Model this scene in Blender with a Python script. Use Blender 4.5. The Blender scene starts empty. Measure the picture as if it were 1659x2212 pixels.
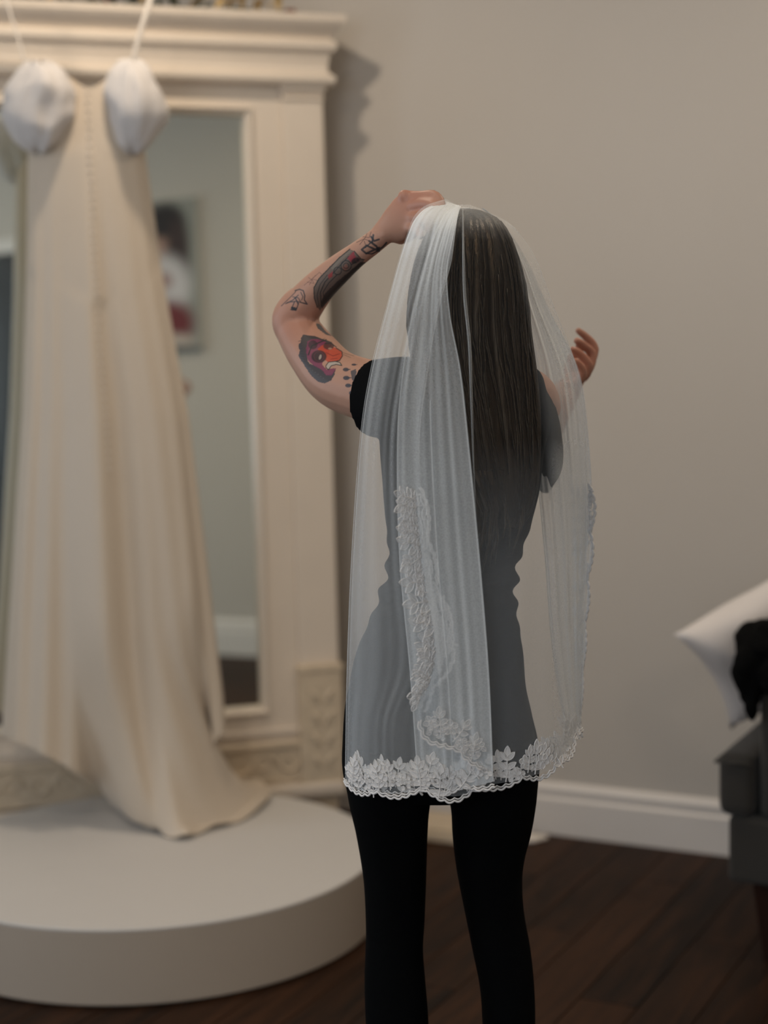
import bpy, bmesh, math, random
import numpy as np
from mathutils import Vector, Matrix
random.seed(7); rng = np.random.default_rng(7)
SC = bpy.context.scene
COL = SC.collection
PI = math.pi

# ------------------------------------------------------------------ camera
FPX = 3400.0; CAM_H = 1.33; PITCH = math.atan(306/3400); ROLL = 0.02
_F = np.array([0, math.cos(PITCH), -math.sin(PITCH)])
_R0 = np.array([1., 0, 0]); _U0 = np.array([0, math.sin(PITCH), math.cos(PITCH)])
_R = _R0*math.cos(ROLL) - _U0*math.sin(ROLL)
_U = _U0*math.cos(ROLL) + _R0*math.sin(ROLL)
_O = np.array([0, 0, CAM_H])
cam = bpy.data.cameras.new('camera'); camo = bpy.data.objects.new('camera', cam); COL.objects.link(camo)
cam.sensor_fit = 'VERTICAL'; cam.sensor_height = 36.0; cam.sensor_width = 27.0
cam.lens = 36.0*FPX/2212.0
cam.clip_start = 0.05; cam.clip_end = 100
camo.matrix_world = Matrix(((_R[0], _U[0], -_F[0], _O[0]), (_R[1], _U[1], -_F[1], _O[1]),
                            (_R[2], _U[2], -_F[2], _O[2]), (0, 0, 0, 1)))
cam.dof.use_dof = True; cam.dof.focus_distance = 2.27; cam.dof.aperture_fstop = 2.0
SC.camera = camo

# photograph measurements -> metres: where the sight line through a pixel meets depth Y or height z
def ray(x, y): return _F + _R*((x-829.5)/FPX) + _U*((1106-y)/FPX)
def at(x, y, Y):
    d = ray(x, y); return _O + d*(Y/d[1])
def onz(x, y, z=0.0):
    d = ray(x, y); return _O + d*((z-CAM_H)/d[2])

# ------------------------------------------------------------------ world, exposure
SC.view_settings.view_transform = 'Standard'; SC.view_settings.look = 'None'
SC.view_settings.gamma = 1.0; SC.view_settings.use_curve_mapping = False
SC.view_settings.exposure = 0.0
SC.cycles.transparent_max_bounces = 24; SC.cycles.max_bounces = 8
SC.cycles.use_denoising = True
SC.cycles.sample_clamp_indirect = 4.0
W = bpy.data.worlds.new('sky'); SC.world = W; W.use_nodes = True
W.node_tree.nodes['Background'].inputs[0].default_value = (0.62, 0.76, 1.0, 1)
W.node_tree.nodes['Background'].inputs[1].default_value = 0.6

# room frame: s runs along the long wall to the right, m runs from that wall into the room
RA = np.array([.429, 4.432, 0]); RT = np.array([.889, -.457, 0]); RN = np.array([.457, .889, 0])
RT = RT/np.linalg.norm(RT); RN = RN/np.linalg.norm(RN)
ROOM_YAW = math.atan2(RT[1], RT[0])
S0_, S1_, M1_, CEIL = -2.4, 2.35, 6.0, 2.95
def room(s, m, z=0.0): return RA + RT*s - RN*m + np.array([0, 0, z])
WIN_L = (2.0, 4.9, 0.55, 2.55)       # left wall window: m0, m1, z0, z1
WIN_B = (-0.3, 2.2, 0.75, 2.45)      # unseen rear window, added and sized for frontal fill: s0, s1, z0, z1

def area(name, loc, direction, sx, sy, power, color):
    l = bpy.data.lights.new(name, 'AREA'); l.shape = 'RECTANGLE'; l.size = sx; l.size_y = sy
    l.energy = power; l.color = color
    o = bpy.data.objects.new(name, l); COL.objects.link(o)
    o.location = loc; o.rotation_euler = Vector(direction).to_track_quat('-Z', 'Z').to_euler()
    return o
P_LEFT, P_BACK, P_DOWN = 34.0, 52.0, 11.0
area('daylight_left_window', room(S0_-.12, (WIN_L[0]+WIN_L[1])/2, (WIN_L[2]+WIN_L[3])/2), RT,
     WIN_L[3]-WIN_L[2], WIN_L[1]-WIN_L[0], P_LEFT, (0.80, 0.90, 1.0))
area('rear_window_fill', room((WIN_B[0]+WIN_B[1])/2, M1_+.12, (WIN_B[2]+WIN_B[3])/2), RN,
     WIN_B[3]-WIN_B[2], WIN_B[1]-WIN_B[0], P_BACK, (0.82, 0.91, 1.0))  # soft frontal fill through the added rear window

# ------------------------------------------------------------------ materials
def lin(r, g, b):
    f = lambda c: (c/255/12.92) if c/255 <= .04045 else ((c/255+.055)/1.055)**2.4
    return (f(r), f(g), f(b), 1)
def newmat(name):
    m = bpy.data.materials.new(name); m.use_nodes = True
    nt = m.node_tree; return m, nt, nt.nodes['Principled BSDF']
def node(nt, t, **kw):
    n = nt.nodes.new(t)
    for k, v in kw.items(): setattr(n, k, v)
    return n
def mat(name, col, rough=.6, noise=0.0, nscale=20.0, bump=0.0, bscale=80.0, spec=.5, metal=0.0, sheen=0.0, stretch=(1, 1, 1), detail=4):
    m, nt, b = newmat(name)
    b.inputs['Base Color'].default_value = col; b.inputs['Roughness'].default_value = rough
    b.inputs['Specular IOR Level'].default_value = spec; b.inputs['Metallic'].default_value = metal
    if sheen: b.inputs['Sheen Weight'].default_value = sheen
    if noise or bump:
        tc = node(nt, 'ShaderNodeTexCoord'); mp = node(nt, 'ShaderNodeMapping'); mp.inputs['Scale'].default_value = stretch
        nt.links.new(tc.outputs['Object'], mp.inputs[0])
    if noise:
        n = node(nt, 'ShaderNodeTexNoise'); n.inputs['Scale'].default_value = nscale; n.inputs['Detail'].default_value = detail
        nt.links.new(mp.outputs[0], n.inputs['Vector'])
        r = node(nt, 'ShaderNodeMapRange'); r.inputs[3].default_value = 1-noise; r.inputs[4].default_value = 1+noise
        nt.links.new(n.outputs[0], r.inputs[0])
        h = node(nt, 'ShaderNodeHueSaturation'); h.inputs['Color'].default_value = col
        nt.links.new(r.outputs[0], h.inputs['Value']); nt.links.new(h.outputs[0], b.inputs['Base Color'])
    if bump:
        n2 = node(nt, 'ShaderNodeTexNoise'); n2.inputs['Scale'].default_value = bscale; n2.inputs['Detail'].default_value = 5
        nt.links.new(mp.outputs[0], n2.inputs['Vector'])
        bp = node(nt, 'ShaderNodeBump'); bp.inputs['Strength'].default_value = bump; bp.inputs['Distance'].default_value = .004
        nt.links.new(n2.outputs[0], bp.inputs['Height']); nt.links.new(bp.outputs[0], b.inputs['Normal'])
    return m

def lace_mat(name, clear):
    m, nt, b = newmat(name); nt.nodes.remove(b); c = lin(240, 238, 236)
    d = node(nt, 'ShaderNodeBsdfDiffuse'); t = node(nt, 'ShaderNodeBsdfTranslucent'); d.inputs[0].default_value = c; t.inputs[0].default_value = c
    x = node(nt, 'ShaderNodeMixShader'); x.inputs[0].default_value = .15
    nt.links.new(d.outputs[0], x.inputs[1]); nt.links.new(t.outputs[0], x.inputs[2])
    tr = node(nt, 'ShaderNodeBsdfTransparent'); y = node(nt, 'ShaderNodeMixShader'); y.inputs[0].default_value = clear
    nt.links.new(x.outputs[0], y.inputs[1]); nt.links.new(tr.outputs[0], y.inputs[2]); nt.links.new(y.outputs[0], nt.nodes['Material Output'].inputs[0])
    return m
MT = {}
MT['wall'] = mat('wall_paint', lin(200, 193, 184), .8, .02, 3, .05, 300)
MT['ceiling'] = mat('ceiling_paint', lin(225, 222, 215), .85)
MT['trim'] = mat('trim_paint', lin(226, 220, 214), .4, .02, 8)
MT['cream'] = mat('cream_paint', lin(226, 213, 197), .40, .04, 9, .08, 60)
MT['cream_worn'] = mat('worn_carved_cream', lin(212, 195, 170), .5, .14, 26, .5, 70)
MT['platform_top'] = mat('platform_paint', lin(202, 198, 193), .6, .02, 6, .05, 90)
MT['platform_side'] = mat('platform_side_tone', lin(178, 164, 148), .7, .03, 5, .05, 60)  # drum side, darker and warmer than the top disc
MT['satin'] = mat('ivory_crepe', lin(205, 190, 171), .5, .02, 12, .06, 250, sheen=.2)
MT['tulle'] = mat('white_tulle', lin(208, 203, 200), .8, .05, 22, .25, 60, sheen=.3)
MT['ribbon'] = mat('white_ribbon', lin(225, 216, 205), .5)
MT['grey_cloth'] = mat('charcoal_upholstery', lin(52, 49, 45), .9, .08, 60, .3, 500, sheen=.15)
MT['dark_wood'] = mat('dark_leg_wood', lin(44, 24, 16), .35, .2, 14, stretch=(6, 6, 1))
MT['pillow'] = mat('white_pillow_cotton', lin(226, 219, 214), .8, .02, 12, .15, 60, sheen=.2)
MT['black_cloth'] = mat('black_cloth', lin(8, 8, 8), .95, .1, 20, .3, 90, spec=.1)
MT['tee'] = mat('black_jersey', lin(9, 10, 11), .95, .08, 30, .2, 400, spec=.1)
MT['leggings'] = mat('black_leggings', lin(6, 7, 8), .95, .05, 40, .1, 500, spec=.06)
MT['shoe'] = mat('black_shoe', lin(16, 16, 17), .5)
MT['lace'] = lace_mat('white_lace_cord', .02); MT['lace_fill'] = lace_mat('white_lace_filling', .22); MT['lace_fine'] = lace_mat('fine_white_lace', .45); MT['lace_fine_fill'] = lace_mat('fine_white_lace_filling', .72)
MT['standin_door'] = mat('standin_door_paint', lin(14, 14, 15), .4)
MT['brass'] = mat('brass', lin(170, 140, 80), .3, metal=1.0)
MT['leaf'] = mat('dried_leaf', lin(58, 62, 46), .7, .2, 30)
MT['gold_leaf'] = mat('gilt_leaf', lin(176, 148, 96), .5, .1, 30)
MT['rust_berry'] = mat('rust_berry', lin(110, 55, 34), .6)
MT['subfloor'] = mat('floor_underlay', lin(22, 14, 9), .8)
MT['tissue'] = mat('white_tissue', lin(228, 220, 210), .8)
MT['lampmetal'] = mat('white_lamp_trim', lin(230, 230, 228), .4)

def wood_floor():
    m, nt, b = newmat('walnut_plank')
    tc = node(nt, 'ShaderNodeTexCoord'); oi = node(nt, 'ShaderNodeObjectInfo')
    ad = node(nt, 'ShaderNodeVectorMath', operation='MULTIPLY_ADD'); ad.inputs[1].default_value = (1, 1, 1)
    cm = node(nt, 'ShaderNodeCombineXYZ'); mu = node(nt, 'ShaderNodeMath', operation='MULTIPLY'); mu.inputs[1].default_value = 17
    nt.links.new(oi.outputs['Random'], mu.inputs[0])
    for i in range(3): nt.links.new(mu.outputs[0], cm.inputs[i])
    nt.links.new(tc.outputs['Object'], ad.inputs[0]); nt.links.new(cm.outputs[0], ad.inputs[2])
    mp = node(nt, 'ShaderNodeMapping'); mp.inputs['Scale'].default_value = (14, 1.3, 4)
    nt.links.new(ad.outputs[0], mp.inputs[0])
    n = node(nt, 'ShaderNodeTexNoise'); n.inputs['Scale'].default_value = 2.6; n.inputs['Detail'].default_value = 7; n.inputs['Distortion'].default_value = .6
    nt.links.new(mp.outputs[0], n.inputs['Vector'])
    mx = node(nt, 'ShaderNodeMath', operation='MULTIPLY_ADD'); mx.inputs[1].default_value = .30
    nt.links.new(oi.outputs['Random'], mx.inputs[0]); nt.links.new(n.outputs[0], mx.inputs[2])
    cr = node(nt, 'ShaderNodeValToRGB'); e = cr.color_ramp.elements
    e[0].position = .35; e[0].color = lin(24, 15, 9); e[1].position = .9; e[1].color = lin(62, 38, 22)
    nt.links.new(mx.outputs[0], cr.inputs[0]); nt.links.new(cr.outputs[0], b.inputs['Base Color'])
    b.inputs['Roughness'].default_value = .55; b.inputs['Specular IOR Level'].default_value = .15
    bp = node(nt, 'ShaderNodeBump'); bp.inputs['Strength'].default_value = .12; bp.inputs['Distance'].default_value = .003
    nt.links.new(n.outputs[0], bp.inputs['Height']); nt.links.new(bp.outputs[0], b.inputs['Normal'])
    return m
MT['plank'] = wood_floor()

def mirror_glass():
    m, nt, b = newmat('mirror_silver')
    b.inputs['Metallic'].default_value = 1; b.inputs['Roughness'].default_value = .015
    b.inputs['Base Color'].default_value = (.83, .86, .79, 1)
    return m
MT['mirror'] = mirror_glass()
def window_glass():
    m, nt, b = newmat('window_glass')
    t = node(nt, 'ShaderNodeBsdfTransparent'); g = node(nt, 'ShaderNodeBsdfGlossy'); g.inputs['Roughness'].default_value = .02
    x = node(nt, 'ShaderNodeMixShader'); x.inputs[0].default_value = .06
    nt.links.new(t.outputs[0], x.inputs[1]); nt.links.new(g.outputs[0], x.inputs[2])
    nt.links.new(x.outputs[0], nt.nodes['Material Output'].inputs[0]); return m
MT['glass'] = window_glass()

def net(name, density, col):
    """fine bridal net: open mesh of white threads; seen along the cloth the threads close up (Beer-Lambert through the weave)"""
    m, nt, b = newmat(name); nt.nodes.remove(b)
    geo = node(nt, 'ShaderNodeNewGeometry')
    dt = node(nt, 'ShaderNodeVectorMath', operation='DOT_PRODUCT')
    nt.links.new(geo.outputs['Normal'], dt.inputs[0]); nt.links.new(geo.outputs['Incoming'], dt.inputs[1])
    ab = node(nt, 'ShaderNodeMath', operation='ABSOLUTE'); nt.links.new(dt.outputs['Value'], ab.inputs[0])
    mxn = node(nt, 'ShaderNodeMath', operation='MAXIMUM'); mxn.inputs[1].default_value = .24; nt.links.new(ab.outputs[0], mxn.inputs[0])
    tc = node(nt, 'ShaderNodeTexCoord'); nz = node(nt, 'ShaderNodeTexNoise'); nz.inputs['Scale'].default_value = 420; nz.inputs['Detail'].default_value = 2
    nt.links.new(tc.outputs['Object'], nz.inputs['Vector'])
    mr = node(nt, 'ShaderNodeMapRange'); mr.inputs[1].default_value = .3; mr.inputs[2].default_value = .7
    mr.inputs[3].default_value = density*.86; mr.inputs[4].default_value = density*1.14
    nt.links.new(nz.outputs[0], mr.inputs[0])
    wv = node(nt, 'ShaderNodeAttribute', attribute_name='weave'); wm = node(nt, 'ShaderNodeMath', operation='MULTIPLY')
    nt.links.new(mr.outputs[0], wm.inputs[0]); nt.links.new(wv.outputs['Fac'], wm.inputs[1])
    dv = node(nt, 'ShaderNodeMath', operation='DIVIDE'); nt.links.new(wm.outputs[0], dv.inputs[0]); nt.links.new(mxn.outputs[0], dv.inputs[1])
    ng = node(nt, 'ShaderNodeMath', operation='MULTIPLY'); ng.inputs[1].default_value = -1; nt.links.new(dv.outputs[0], ng.inputs[0])
    ex = node(nt, 'ShaderNodeMath', operation='EXPONENT'); nt.links.new(ng.outputs[0], ex.inputs[0])
    t = node(nt, 'ShaderNodeBsdfTransparent'); d = node(nt, 'ShaderNodeBsdfDiffuse'); tl = node(nt, 'ShaderNodeBsdfTranslucent')
    d.inputs[0].default_value = col; tl.inputs[0].default_value = col
    x1 = node(nt, 'ShaderNodeMixShader'); x1.inputs[0].default_value = .12
    nt.links.new(d.outputs[0], x1.inputs[1]); nt.links.new(tl.outputs[0], x1.inputs[2])
    x = node(nt, 'ShaderNodeMixShader'); nt.links.new(ex.outputs[0], x.inputs[0])
    nt.links.new(x1.outputs[0], x.inputs[1]); nt.links.new(t.outputs[0], x.inputs[2])
    nt.links.new(x.outputs[0], nt.nodes['Material Output'].inputs[0]); return m
MT['net'] = net('bridal_net', .165, (.86, .895, .91, 1))

def skin():
    m, nt, b = newmat('skin_with_tattoos')
    va = node(nt, 'ShaderNodeVertexColor', layer_name='ink')
    tc = node(nt, 'ShaderNodeTexCoord'); n = node(nt, 'ShaderNodeTexNoise'); n.inputs['Scale'].default_value = 35
    nt.links.new(tc.outputs['Object'], n.inputs['Vector'])
    r = node(nt, 'ShaderNodeMapRange'); r.inputs[3].default_value = .93; r.inputs[4].default_value = 1.07
    nt.links.new(n.outputs[0], r.inputs[0])
    h = node(nt, 'ShaderNodeHueSaturation'); nt.links.new(va.outputs[0], h.inputs['Color']); nt.links.new(r.outputs[0], h.inputs['Value'])
    nt.links.new(h.outputs[0], b.inputs['Base Color'])
    b.inputs['Roughness'].default_value = .5; b.inputs['Subsurface Weight'].default_value = .12
    b.inputs['Subsurface Radius'].default_value = (.012, .005, .003)
    return m
MT['skin'] = skin()

def hairmat():
    m, nt, b = newmat('dark_brown_hair')
    tc = node(nt, 'ShaderNodeTexCoord'); mp = node(nt, 'ShaderNodeMapping'); mp.inputs['Scale'].default_value = (220, 220, 6)
    nt.links.new(tc.outputs['Object'], mp.inputs[0])
    n = node(nt, 'ShaderNodeTexNoise'); n.inputs['Scale'].default_value = 1; n.inputs['Detail'].default_value = 3
    nt.links.new(mp.outputs[0], n.inputs['Vector'])
    cr = node(nt, 'ShaderNodeValToRGB'); e = cr.color_ramp.elements
    e[0].position = .3; e[0].color = lin(9, 7, 6); e[1].position = .8; e[1].color = lin(30, 21, 14)
    nt.links.new(n.outputs[0], cr.inputs[0]); nt.links.new(cr.outputs[0], b.inputs['Base Color'])
    b.inputs['Roughness'].default_value = .4; b.inputs['Specular IOR Level'].default_value = .32; b.inputs['Specular Tint'].default_value = (1, .74, .5, 1)
    bp = node(nt, 'ShaderNodeBump'); bp.inputs['Strength'].default_value = .6; bp.inputs['Distance'].default_value = .003
    nt.links.new(n.outputs[0], bp.inputs['Height']); nt.links.new(bp.outputs[0], b.inputs['Normal'])
    return m
MT['hair'] = hairmat()

# ------------------------------------------------------------------ helpers
def link_mesh(name, me, material, parent=None, smooth=True):
    if material is not None and len(me.materials) == 0: me.materials.append(material)
    o = bpy.data.objects.new(name, me); COL.objects.link(o)
    if smooth: me.polygons.foreach_set('use_smooth', [True]*len(me.polygons))
    if parent is not None: o.parent = parent
    return o
def from_np(name, V, Fc):
    me = bpy.data.meshes.new(name)
    me.from_pydata([tuple(map(float, v)) for v in V], [], [tuple(map(int, f)) for f in Fc]); me.update(); return me
def obj(name, V, Fc, material, parent=None, smooth=True):
    return link_mesh(name, from_np(name, V, Fc), material, parent, smooth)
def tag(o, label, cat=None, group=None, kind=None):
    if label: o['label'] = label
    if cat: o['category'] = cat
    if group: o['group'] = group
    if kind: o['kind'] = kind
    return o
def empty(name, loc=(0, 0, 0), rot=(0, 0, 0)):
    o = bpy.data.objects.new(name, None); COL.objects.link(o); o.location = loc; o.rotation_euler = rot
    o.empty_display_size = .1; return o
class MB:
    def __init__(s): s.V = []; s.F = []
    def add(s, V, Fc):
        k = len(s.V); s.V += [tuple(map(float, v)) for v in V]; s.F += [tuple(i+k for i in f) for f in Fc]; return s
    def box(s, x0, x1, y0, y1, z0, z1, bev=0.0):
        if bev <= 0:
            V = [(x0, y0, z0), (x1, y0, z0), (x1, y1, z0), (x0, y1, z0), (x0, y0, z1), (x1, y0, z1), (x1, y1, z1), (x0, y1, z1)]
            return s.add(V, [(0, 3, 2, 1), (4, 5, 6, 7), (0, 1, 5, 4), (1, 2, 6, 5), (2, 3, 7, 6), (3, 0, 4, 7)])
        bm = bmesh.new(); bmesh.ops.create_cube(bm, size=1)
        for v in bm.verts: v.co = ((x0+x1)/2+v.co.x*(x1-x0), (y0+y1)/2+v.co.y*(y1-y0), (z0+z1)/2+v.co.z*(z1-z0))
        bmesh.ops.bevel(bm, geom=bm.edges[:], offset=bev, segments=2, affect='EDGES', profile=.5)
        bm.verts.index_update(); V = [v.co[:] for v in bm.verts]; Fc = [[v.index for v in f.verts] for f in bm.faces]; bm.free()
        return s.add(V, Fc)
    def loft(s, rings, cap=True, closed=True):
        n = len(rings[0]); V = [p for r in rings for p in r]; Fc = []
        for i in range(len(rings)-1):
            for j in range(n if closed else n-1):
                a = i*n+j; b = i*n+(j+1) % n; Fc.append((a, b, b+n, a+n))
        if cap and closed:
            Fc.append(tuple(range(n-1, -1, -1))); Fc.append(tuple(range((len(rings)-1)*n, len(rings)*n)))
        return s.add(V, Fc)
    def tube(s, pts, r, n=8):
        pts = [np.array(p, float) for p in pts]; rr = r if hasattr(r, '__len__') else [r]*len(pts)
        rings = []; up = None
        for i, p in enumerate(pts):
            t = pts[min(i+1, len(pts)-1)]-pts[max(i-1, 0)]; t /= (np.linalg.norm(t)+1e-9)
            if up is None: up = np.array([0, 0, 1.]) if abs(t[2]) < .9 else np.array([0, 1., 0])
            a = np.cross(t, up); a /= np.linalg.norm(a)+1e-9; b = np.cross(a, t); up = b
            rings.append([p+rr[i]*(a*math.cos(2*PI*k/n)+b*math.sin(2*PI*k/n)) for k in range(n)])
        return s.loft(rings)
    def build(s, name, material, parent=None, smooth=False): return obj(name, s.V, s.F, material, parent, smooth)

def cr(pts, n):
    """Catmull-Rom through pts, n samples uniform in index"""
    P = np.array(pts, float); k = len(P); out = []
    for u in np.linspace(0, k-1, n):
        i = min(int(u), k-2); t = u-i
        p0 = P[max(i-1, 0)]; p1 = P[i]; p2 = P[i+1]; p3 = P[min(i+2, k-1)]
        out.append(.5*(2*p1+(p2-p0)*t+(2*p0-5*p1+4*p2-p3)*t*t+(3*p1-p0-3*p2+p3)*t**3))
    return np.array(out)
def cr1(xs, ys, x):
    """piecewise-linear lookup smoothed with a cosine ease"""
    return np.interp(x, xs, ys)
def remesh(mb, voxel, smooth=6, lam=.5):
    me = from_np('tmp', mb.V, mb.F); o = bpy.data.objects.new('tmp', me); COL.objects.link(o)
    r = o.modifiers.new('r', 'REMESH'); r.mode = 'VOXEL'; r.voxel_size = voxel
    s = o.modifiers.new('s', 'SMOOTH'); s.iterations = smooth; s.factor = lam
    dg = bpy.context.evaluated_depsgraph_get(); ev = o.evaluated_get(dg)
    res = bpy.data.meshes.new_from_object(ev, depsgraph=dg)
    bpy.data.objects.remove(o); bpy.data.meshes.remove(me); return res
def mesh_co(me):
    a = np.empty(len(me.vertices)*3); me.vertices.foreach_get('co', a); return a.reshape(-1, 3)
def set_co(me, a): me.vertices.foreach_set('co', a.ravel()); me.update()
def fbm(P, seed, scale, octaves=3):
    """cheap smooth noise: sums of sines with random directions"""
    r = np.random.default_rng(seed); out = np.zeros(len(P)); amp = 1.0; tot = 0
    for o in range(octaves):
        for k in range(4):
            d = r.normal(size=3); d /= np.linalg.norm(d); out += amp*np.sin((P@d)*scale*(2**o)*(0.7+.6*r.random())+r.random()*6.28)
            tot += amp*.7
        amp *= .5
    return out/tot

# ================================================================== ROOM
def roomobj(name, mb, material, parent=None, smooth=False):
    o = mb.build(name, material, parent, smooth)
    if parent is None:
        o.location = RA; o.rotation_euler = (0, 0, ROOM_YAW); o['kind'] = 'structure'
    return o
floor = roomobj('floor', MB().box(S0_, S1_, -M1_, 0, -.08, -.021), MT['subfloor'])
PW, PL = .127, 1.22
pm = MB().box(0, PW-.0022, 0, PL-.0022, -.020, 0, .0012)
plank_me = from_np('plank', pm.V, pm.F); plank_me.materials.append(MT['plank'])
rest = MB(); k = 0
row = 0; x = S0_
while x < S1_-.01:
    off = -(row*.43 % PL); y = off
    while y < M1_:
        y0 = max(y, 0); y1 = min(y+PL, M1_)
        if y1-y0 > .03:
            vis = (x > -1.6 and y0 < 2.6)
            if vis and y1-y0 > PL-.01 and x+PW <= S1_:
                o = bpy.data.objects.new('plank', plank_me); COL.objects.link(o); o.parent = floor; o.location = (x, -y1, 0)
            elif vis:
                pb = MB().box(0, min(PW, S1_-x)-.0022, 0, y1-y0-.0022, -.020, 0, .0012).build('plank', MT['plank'], floor); pb.location = (x, -y1, 0)
            else:
                rest.box(x, min(x+PW, S1_)-.0022, -y1, -y0-.0022, -.020, 0)
        y += PL
    row += 1; x += PW
o = rest.build('plank_field', MT['plank'], floor); o['kind'] = 'stuff'
roomobj('ceiling', MB().box(S0_-.12, S1_+.12, -M1_-.12, .12, CEIL, CEIL+.1), MT['ceiling'])
roomobj('wall_back', MB().box(S0_-.12, S1_+.12, 0, .12, -.08, CEIL), MT['wall'])
roomobj('wall_right', MB().box(S1_, S1_+.12, -M1_-.12, 0, -.08, CEIL), MT['wall'])
m0, m1, z0, z1 = WIN_L
wl = MB().box(S0_-.12, S0_, -M1_-.12, -m1, -.08, CEIL).box(S0_-.12, S0_, -m0, 0, -.08, CEIL)
wl.box(S0_-.12, S0_, -m1, -m0, -.08, z0).box(S0_-.12, S0_, -m1, -m0, z1, CEIL)
roomobj('wall_left', wl, MT['wall'])
s0, s1, zb0, zb1 = WIN_B
wf = MB().box(S0_, s0, -M1_-.12, -M1_, -.08, CEIL).box(s1, S1_, -M1_-.12, -M1_, -.08, CEIL)
wf.box(s0, s1, -M1_-.12, -M1_, -.08, zb0).box(s0, s1, -M1_-.12, -M1_, zb1, CEIL)
roomobj('wall_front', wf, MT['wall'])
def window(name, horiz, a0, a1, z0, z1, label):
    def bx(mb, u0, u1, d0, d1, za, zb):
        if horiz: mb.box(u0, u1, -M1_-d1, -M1_-d0, za, zb)
        else: mb.box(S0_-d1, S0_-d0, -u1, -u0, za, zb)
        return mb
    w = MB()
    for (u0, u1, za, zb) in ((a0, a0+.05, z0, z1), (a1-.05, a1, z0, z1), (a0, a1, z0, z0+.05), (a0, a1, z1-.05, z1)): bx(w, u0, u1, -.012, .10, za, zb)
    o = roomobj(name, w, MT['trim']); o['label'] = label
    n = 3; st = (a1-a0)/n
    for i in range(1, n): bx(MB(), a0+i*st-.02, a0+i*st+.02, .02, .07, z0+.05, z1-.05).build('mullion', MT['trim'], o)
    for i in range(n): bx(MB(), a0+i*st+.03, a0+(i+1)*st-.03, .042, .048, z0+.05, z1-.05).build('pane', MT['glass'], o)
    return o
window('window_1', False, m0, m1, z0, z1, 'tall white framed window in the left wall')
window('window_2', True, s0, s1, zb0, zb1, 'white framed window added behind the camera for frontal fill')
def baseboard(name, pts, hgt):
    prof = [(0, 0), (.020, 0), (.020, .68), (.013, .73), (.015, .80), (.017, .86), (.012, .93), (.006, .98), (0, 1)]
    (x0, y0), (x1, y1), (nx, ny) = pts
    rings = [[(x+nx*d, y+ny*d, z*hgt) for d, z in prof] for x, y in ((x0, y0), (x1, y1))]
    return roomobj(name, MB().loft(rings), MT['trim'])
baseboard('baseboard_back', ((S0_, 0), (S1_, 0), (0, -1)), .15)
baseboard('baseboard_right', ((S1_, 0), (S1_, -3.80), (-1, 0)), .19)
baseboard('baseboard_left', ((S0_, 0), (S0_, -M1_), (1, 0)), .15)
baseboard('baseboard_front', ((S0_, -M1_), (S1_, -M1_), (0, 1)), .15)
# made-up dark doorway, standing in for a person's dark reflection at the mirror edge
d = roomobj('standin_door_1', MB().box(S1_-.03, S1_-.002, -4.70, -3.88, .005, 2.22, .004), MT['standin_door'])
for (ya, yb, za, zb) in ((-4.6, -4.35, 1.15, 2.05), (-4.23, -3.98, 1.15, 2.05), (-4.6, -4.35, .15, 1.0), (-4.23, -3.98, .15, 1.0)):
    MB().box(S1_-.037, S1_-.029, ya, yb, za, zb, .003).build('panel', MT['standin_door'], d)
MB().tube([(S1_-.03, -4.62, 1.02), (S1_-.08, -4.62, 1.02)], .01, 10).tube([(S1_-.08, -4.63, 1.02), (S1_-.08, -4.52, 1.02)], .009, 10).build('standin_handle', MT['brass'], d, True)
t = MB()
t.box(S1_-.022, S1_, -3.88, -3.80, 0, 2.30, .003).box(S1_-.022, S1_, -4.78, -4.70, 0, 2.30, .003).box(S1_-.022, S1_, -4.70, -3.88, 2.22, 2.30, .003)
roomobj('trim_1', t, MT['trim'])

def downlight(i, s, m, power):
    c = room(s, m, CEIL); o = empty('ceiling_downlight', c)
    n = 28; rings = [[(r*math.cos(2*PI*k/n), r*math.sin(2*PI*k/n), z) for k in range(n)] for r, z in ((.062, 0), (.085, 0), (.085, -.008), (.062, -.012), (.058, -.004))]
    MB().loft(rings, cap=False).build('trim_ring', MT['lampmetal'], o, True)
    em, nt, b = newmat('warm_lamp_lens'); b.inputs['Emission Color'].default_value = (1, .78, .52, 1); b.inputs['Emission Strength'].default_value = 3.0
    MB().loft([[(.06*math.cos(2*PI*k/n), .06*math.sin(2*PI*k/n), z) for k in range(n)] for z in (-.001, -.005)]).build('lens', em, o)
    l = bpy.data.lights.new('downlight_lamp', 'AREA'); l.shape = 'DISK'; l.size = .11; l.energy = power; l.color = (1, .84, .66)
    lo = bpy.data.objects.new('lamp', l); COL.objects.link(lo); lo.parent = o; lo.location = (0, 0, -.02)
    tag(o, ['round recessed ceiling lamp above the mirror', 'round recessed ceiling lamp above the armchair', 'round recessed ceiling lamp over the middle of the room', 'round recessed ceiling lamp near the rear window'][i], 'lamp', 'ceiling downlights')
for i, (s, m) in enumerate(((-.55, 1.15), (1.3, 1.15), (.3, 3.1), (.5, 4.9))): downlight(i, s, m, P_DOWN)

# ================================================================== PLATFORM
PZ, PR = .172, .547; PC = (-.584, 3.765)
plat = empty('round_platform', (PC[0], PC[1], 0))
n = 128
def circ(r, z, n=n): return [(r*math.cos(2*PI*k/n), r*math.sin(2*PI*k/n), z) for k in range(n)]
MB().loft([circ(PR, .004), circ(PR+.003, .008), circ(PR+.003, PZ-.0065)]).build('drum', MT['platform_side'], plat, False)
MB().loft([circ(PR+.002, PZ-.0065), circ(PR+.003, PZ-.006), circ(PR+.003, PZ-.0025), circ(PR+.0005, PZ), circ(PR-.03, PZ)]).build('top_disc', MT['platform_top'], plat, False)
MB().loft([circ(PR-.02, 0), circ(PR-.02, .008)]).build('base_ring', MT['black_cloth'], plat)
tag(plat, 'low round white painted fitting platform standing in front of the tall mirror', 'platform')

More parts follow.
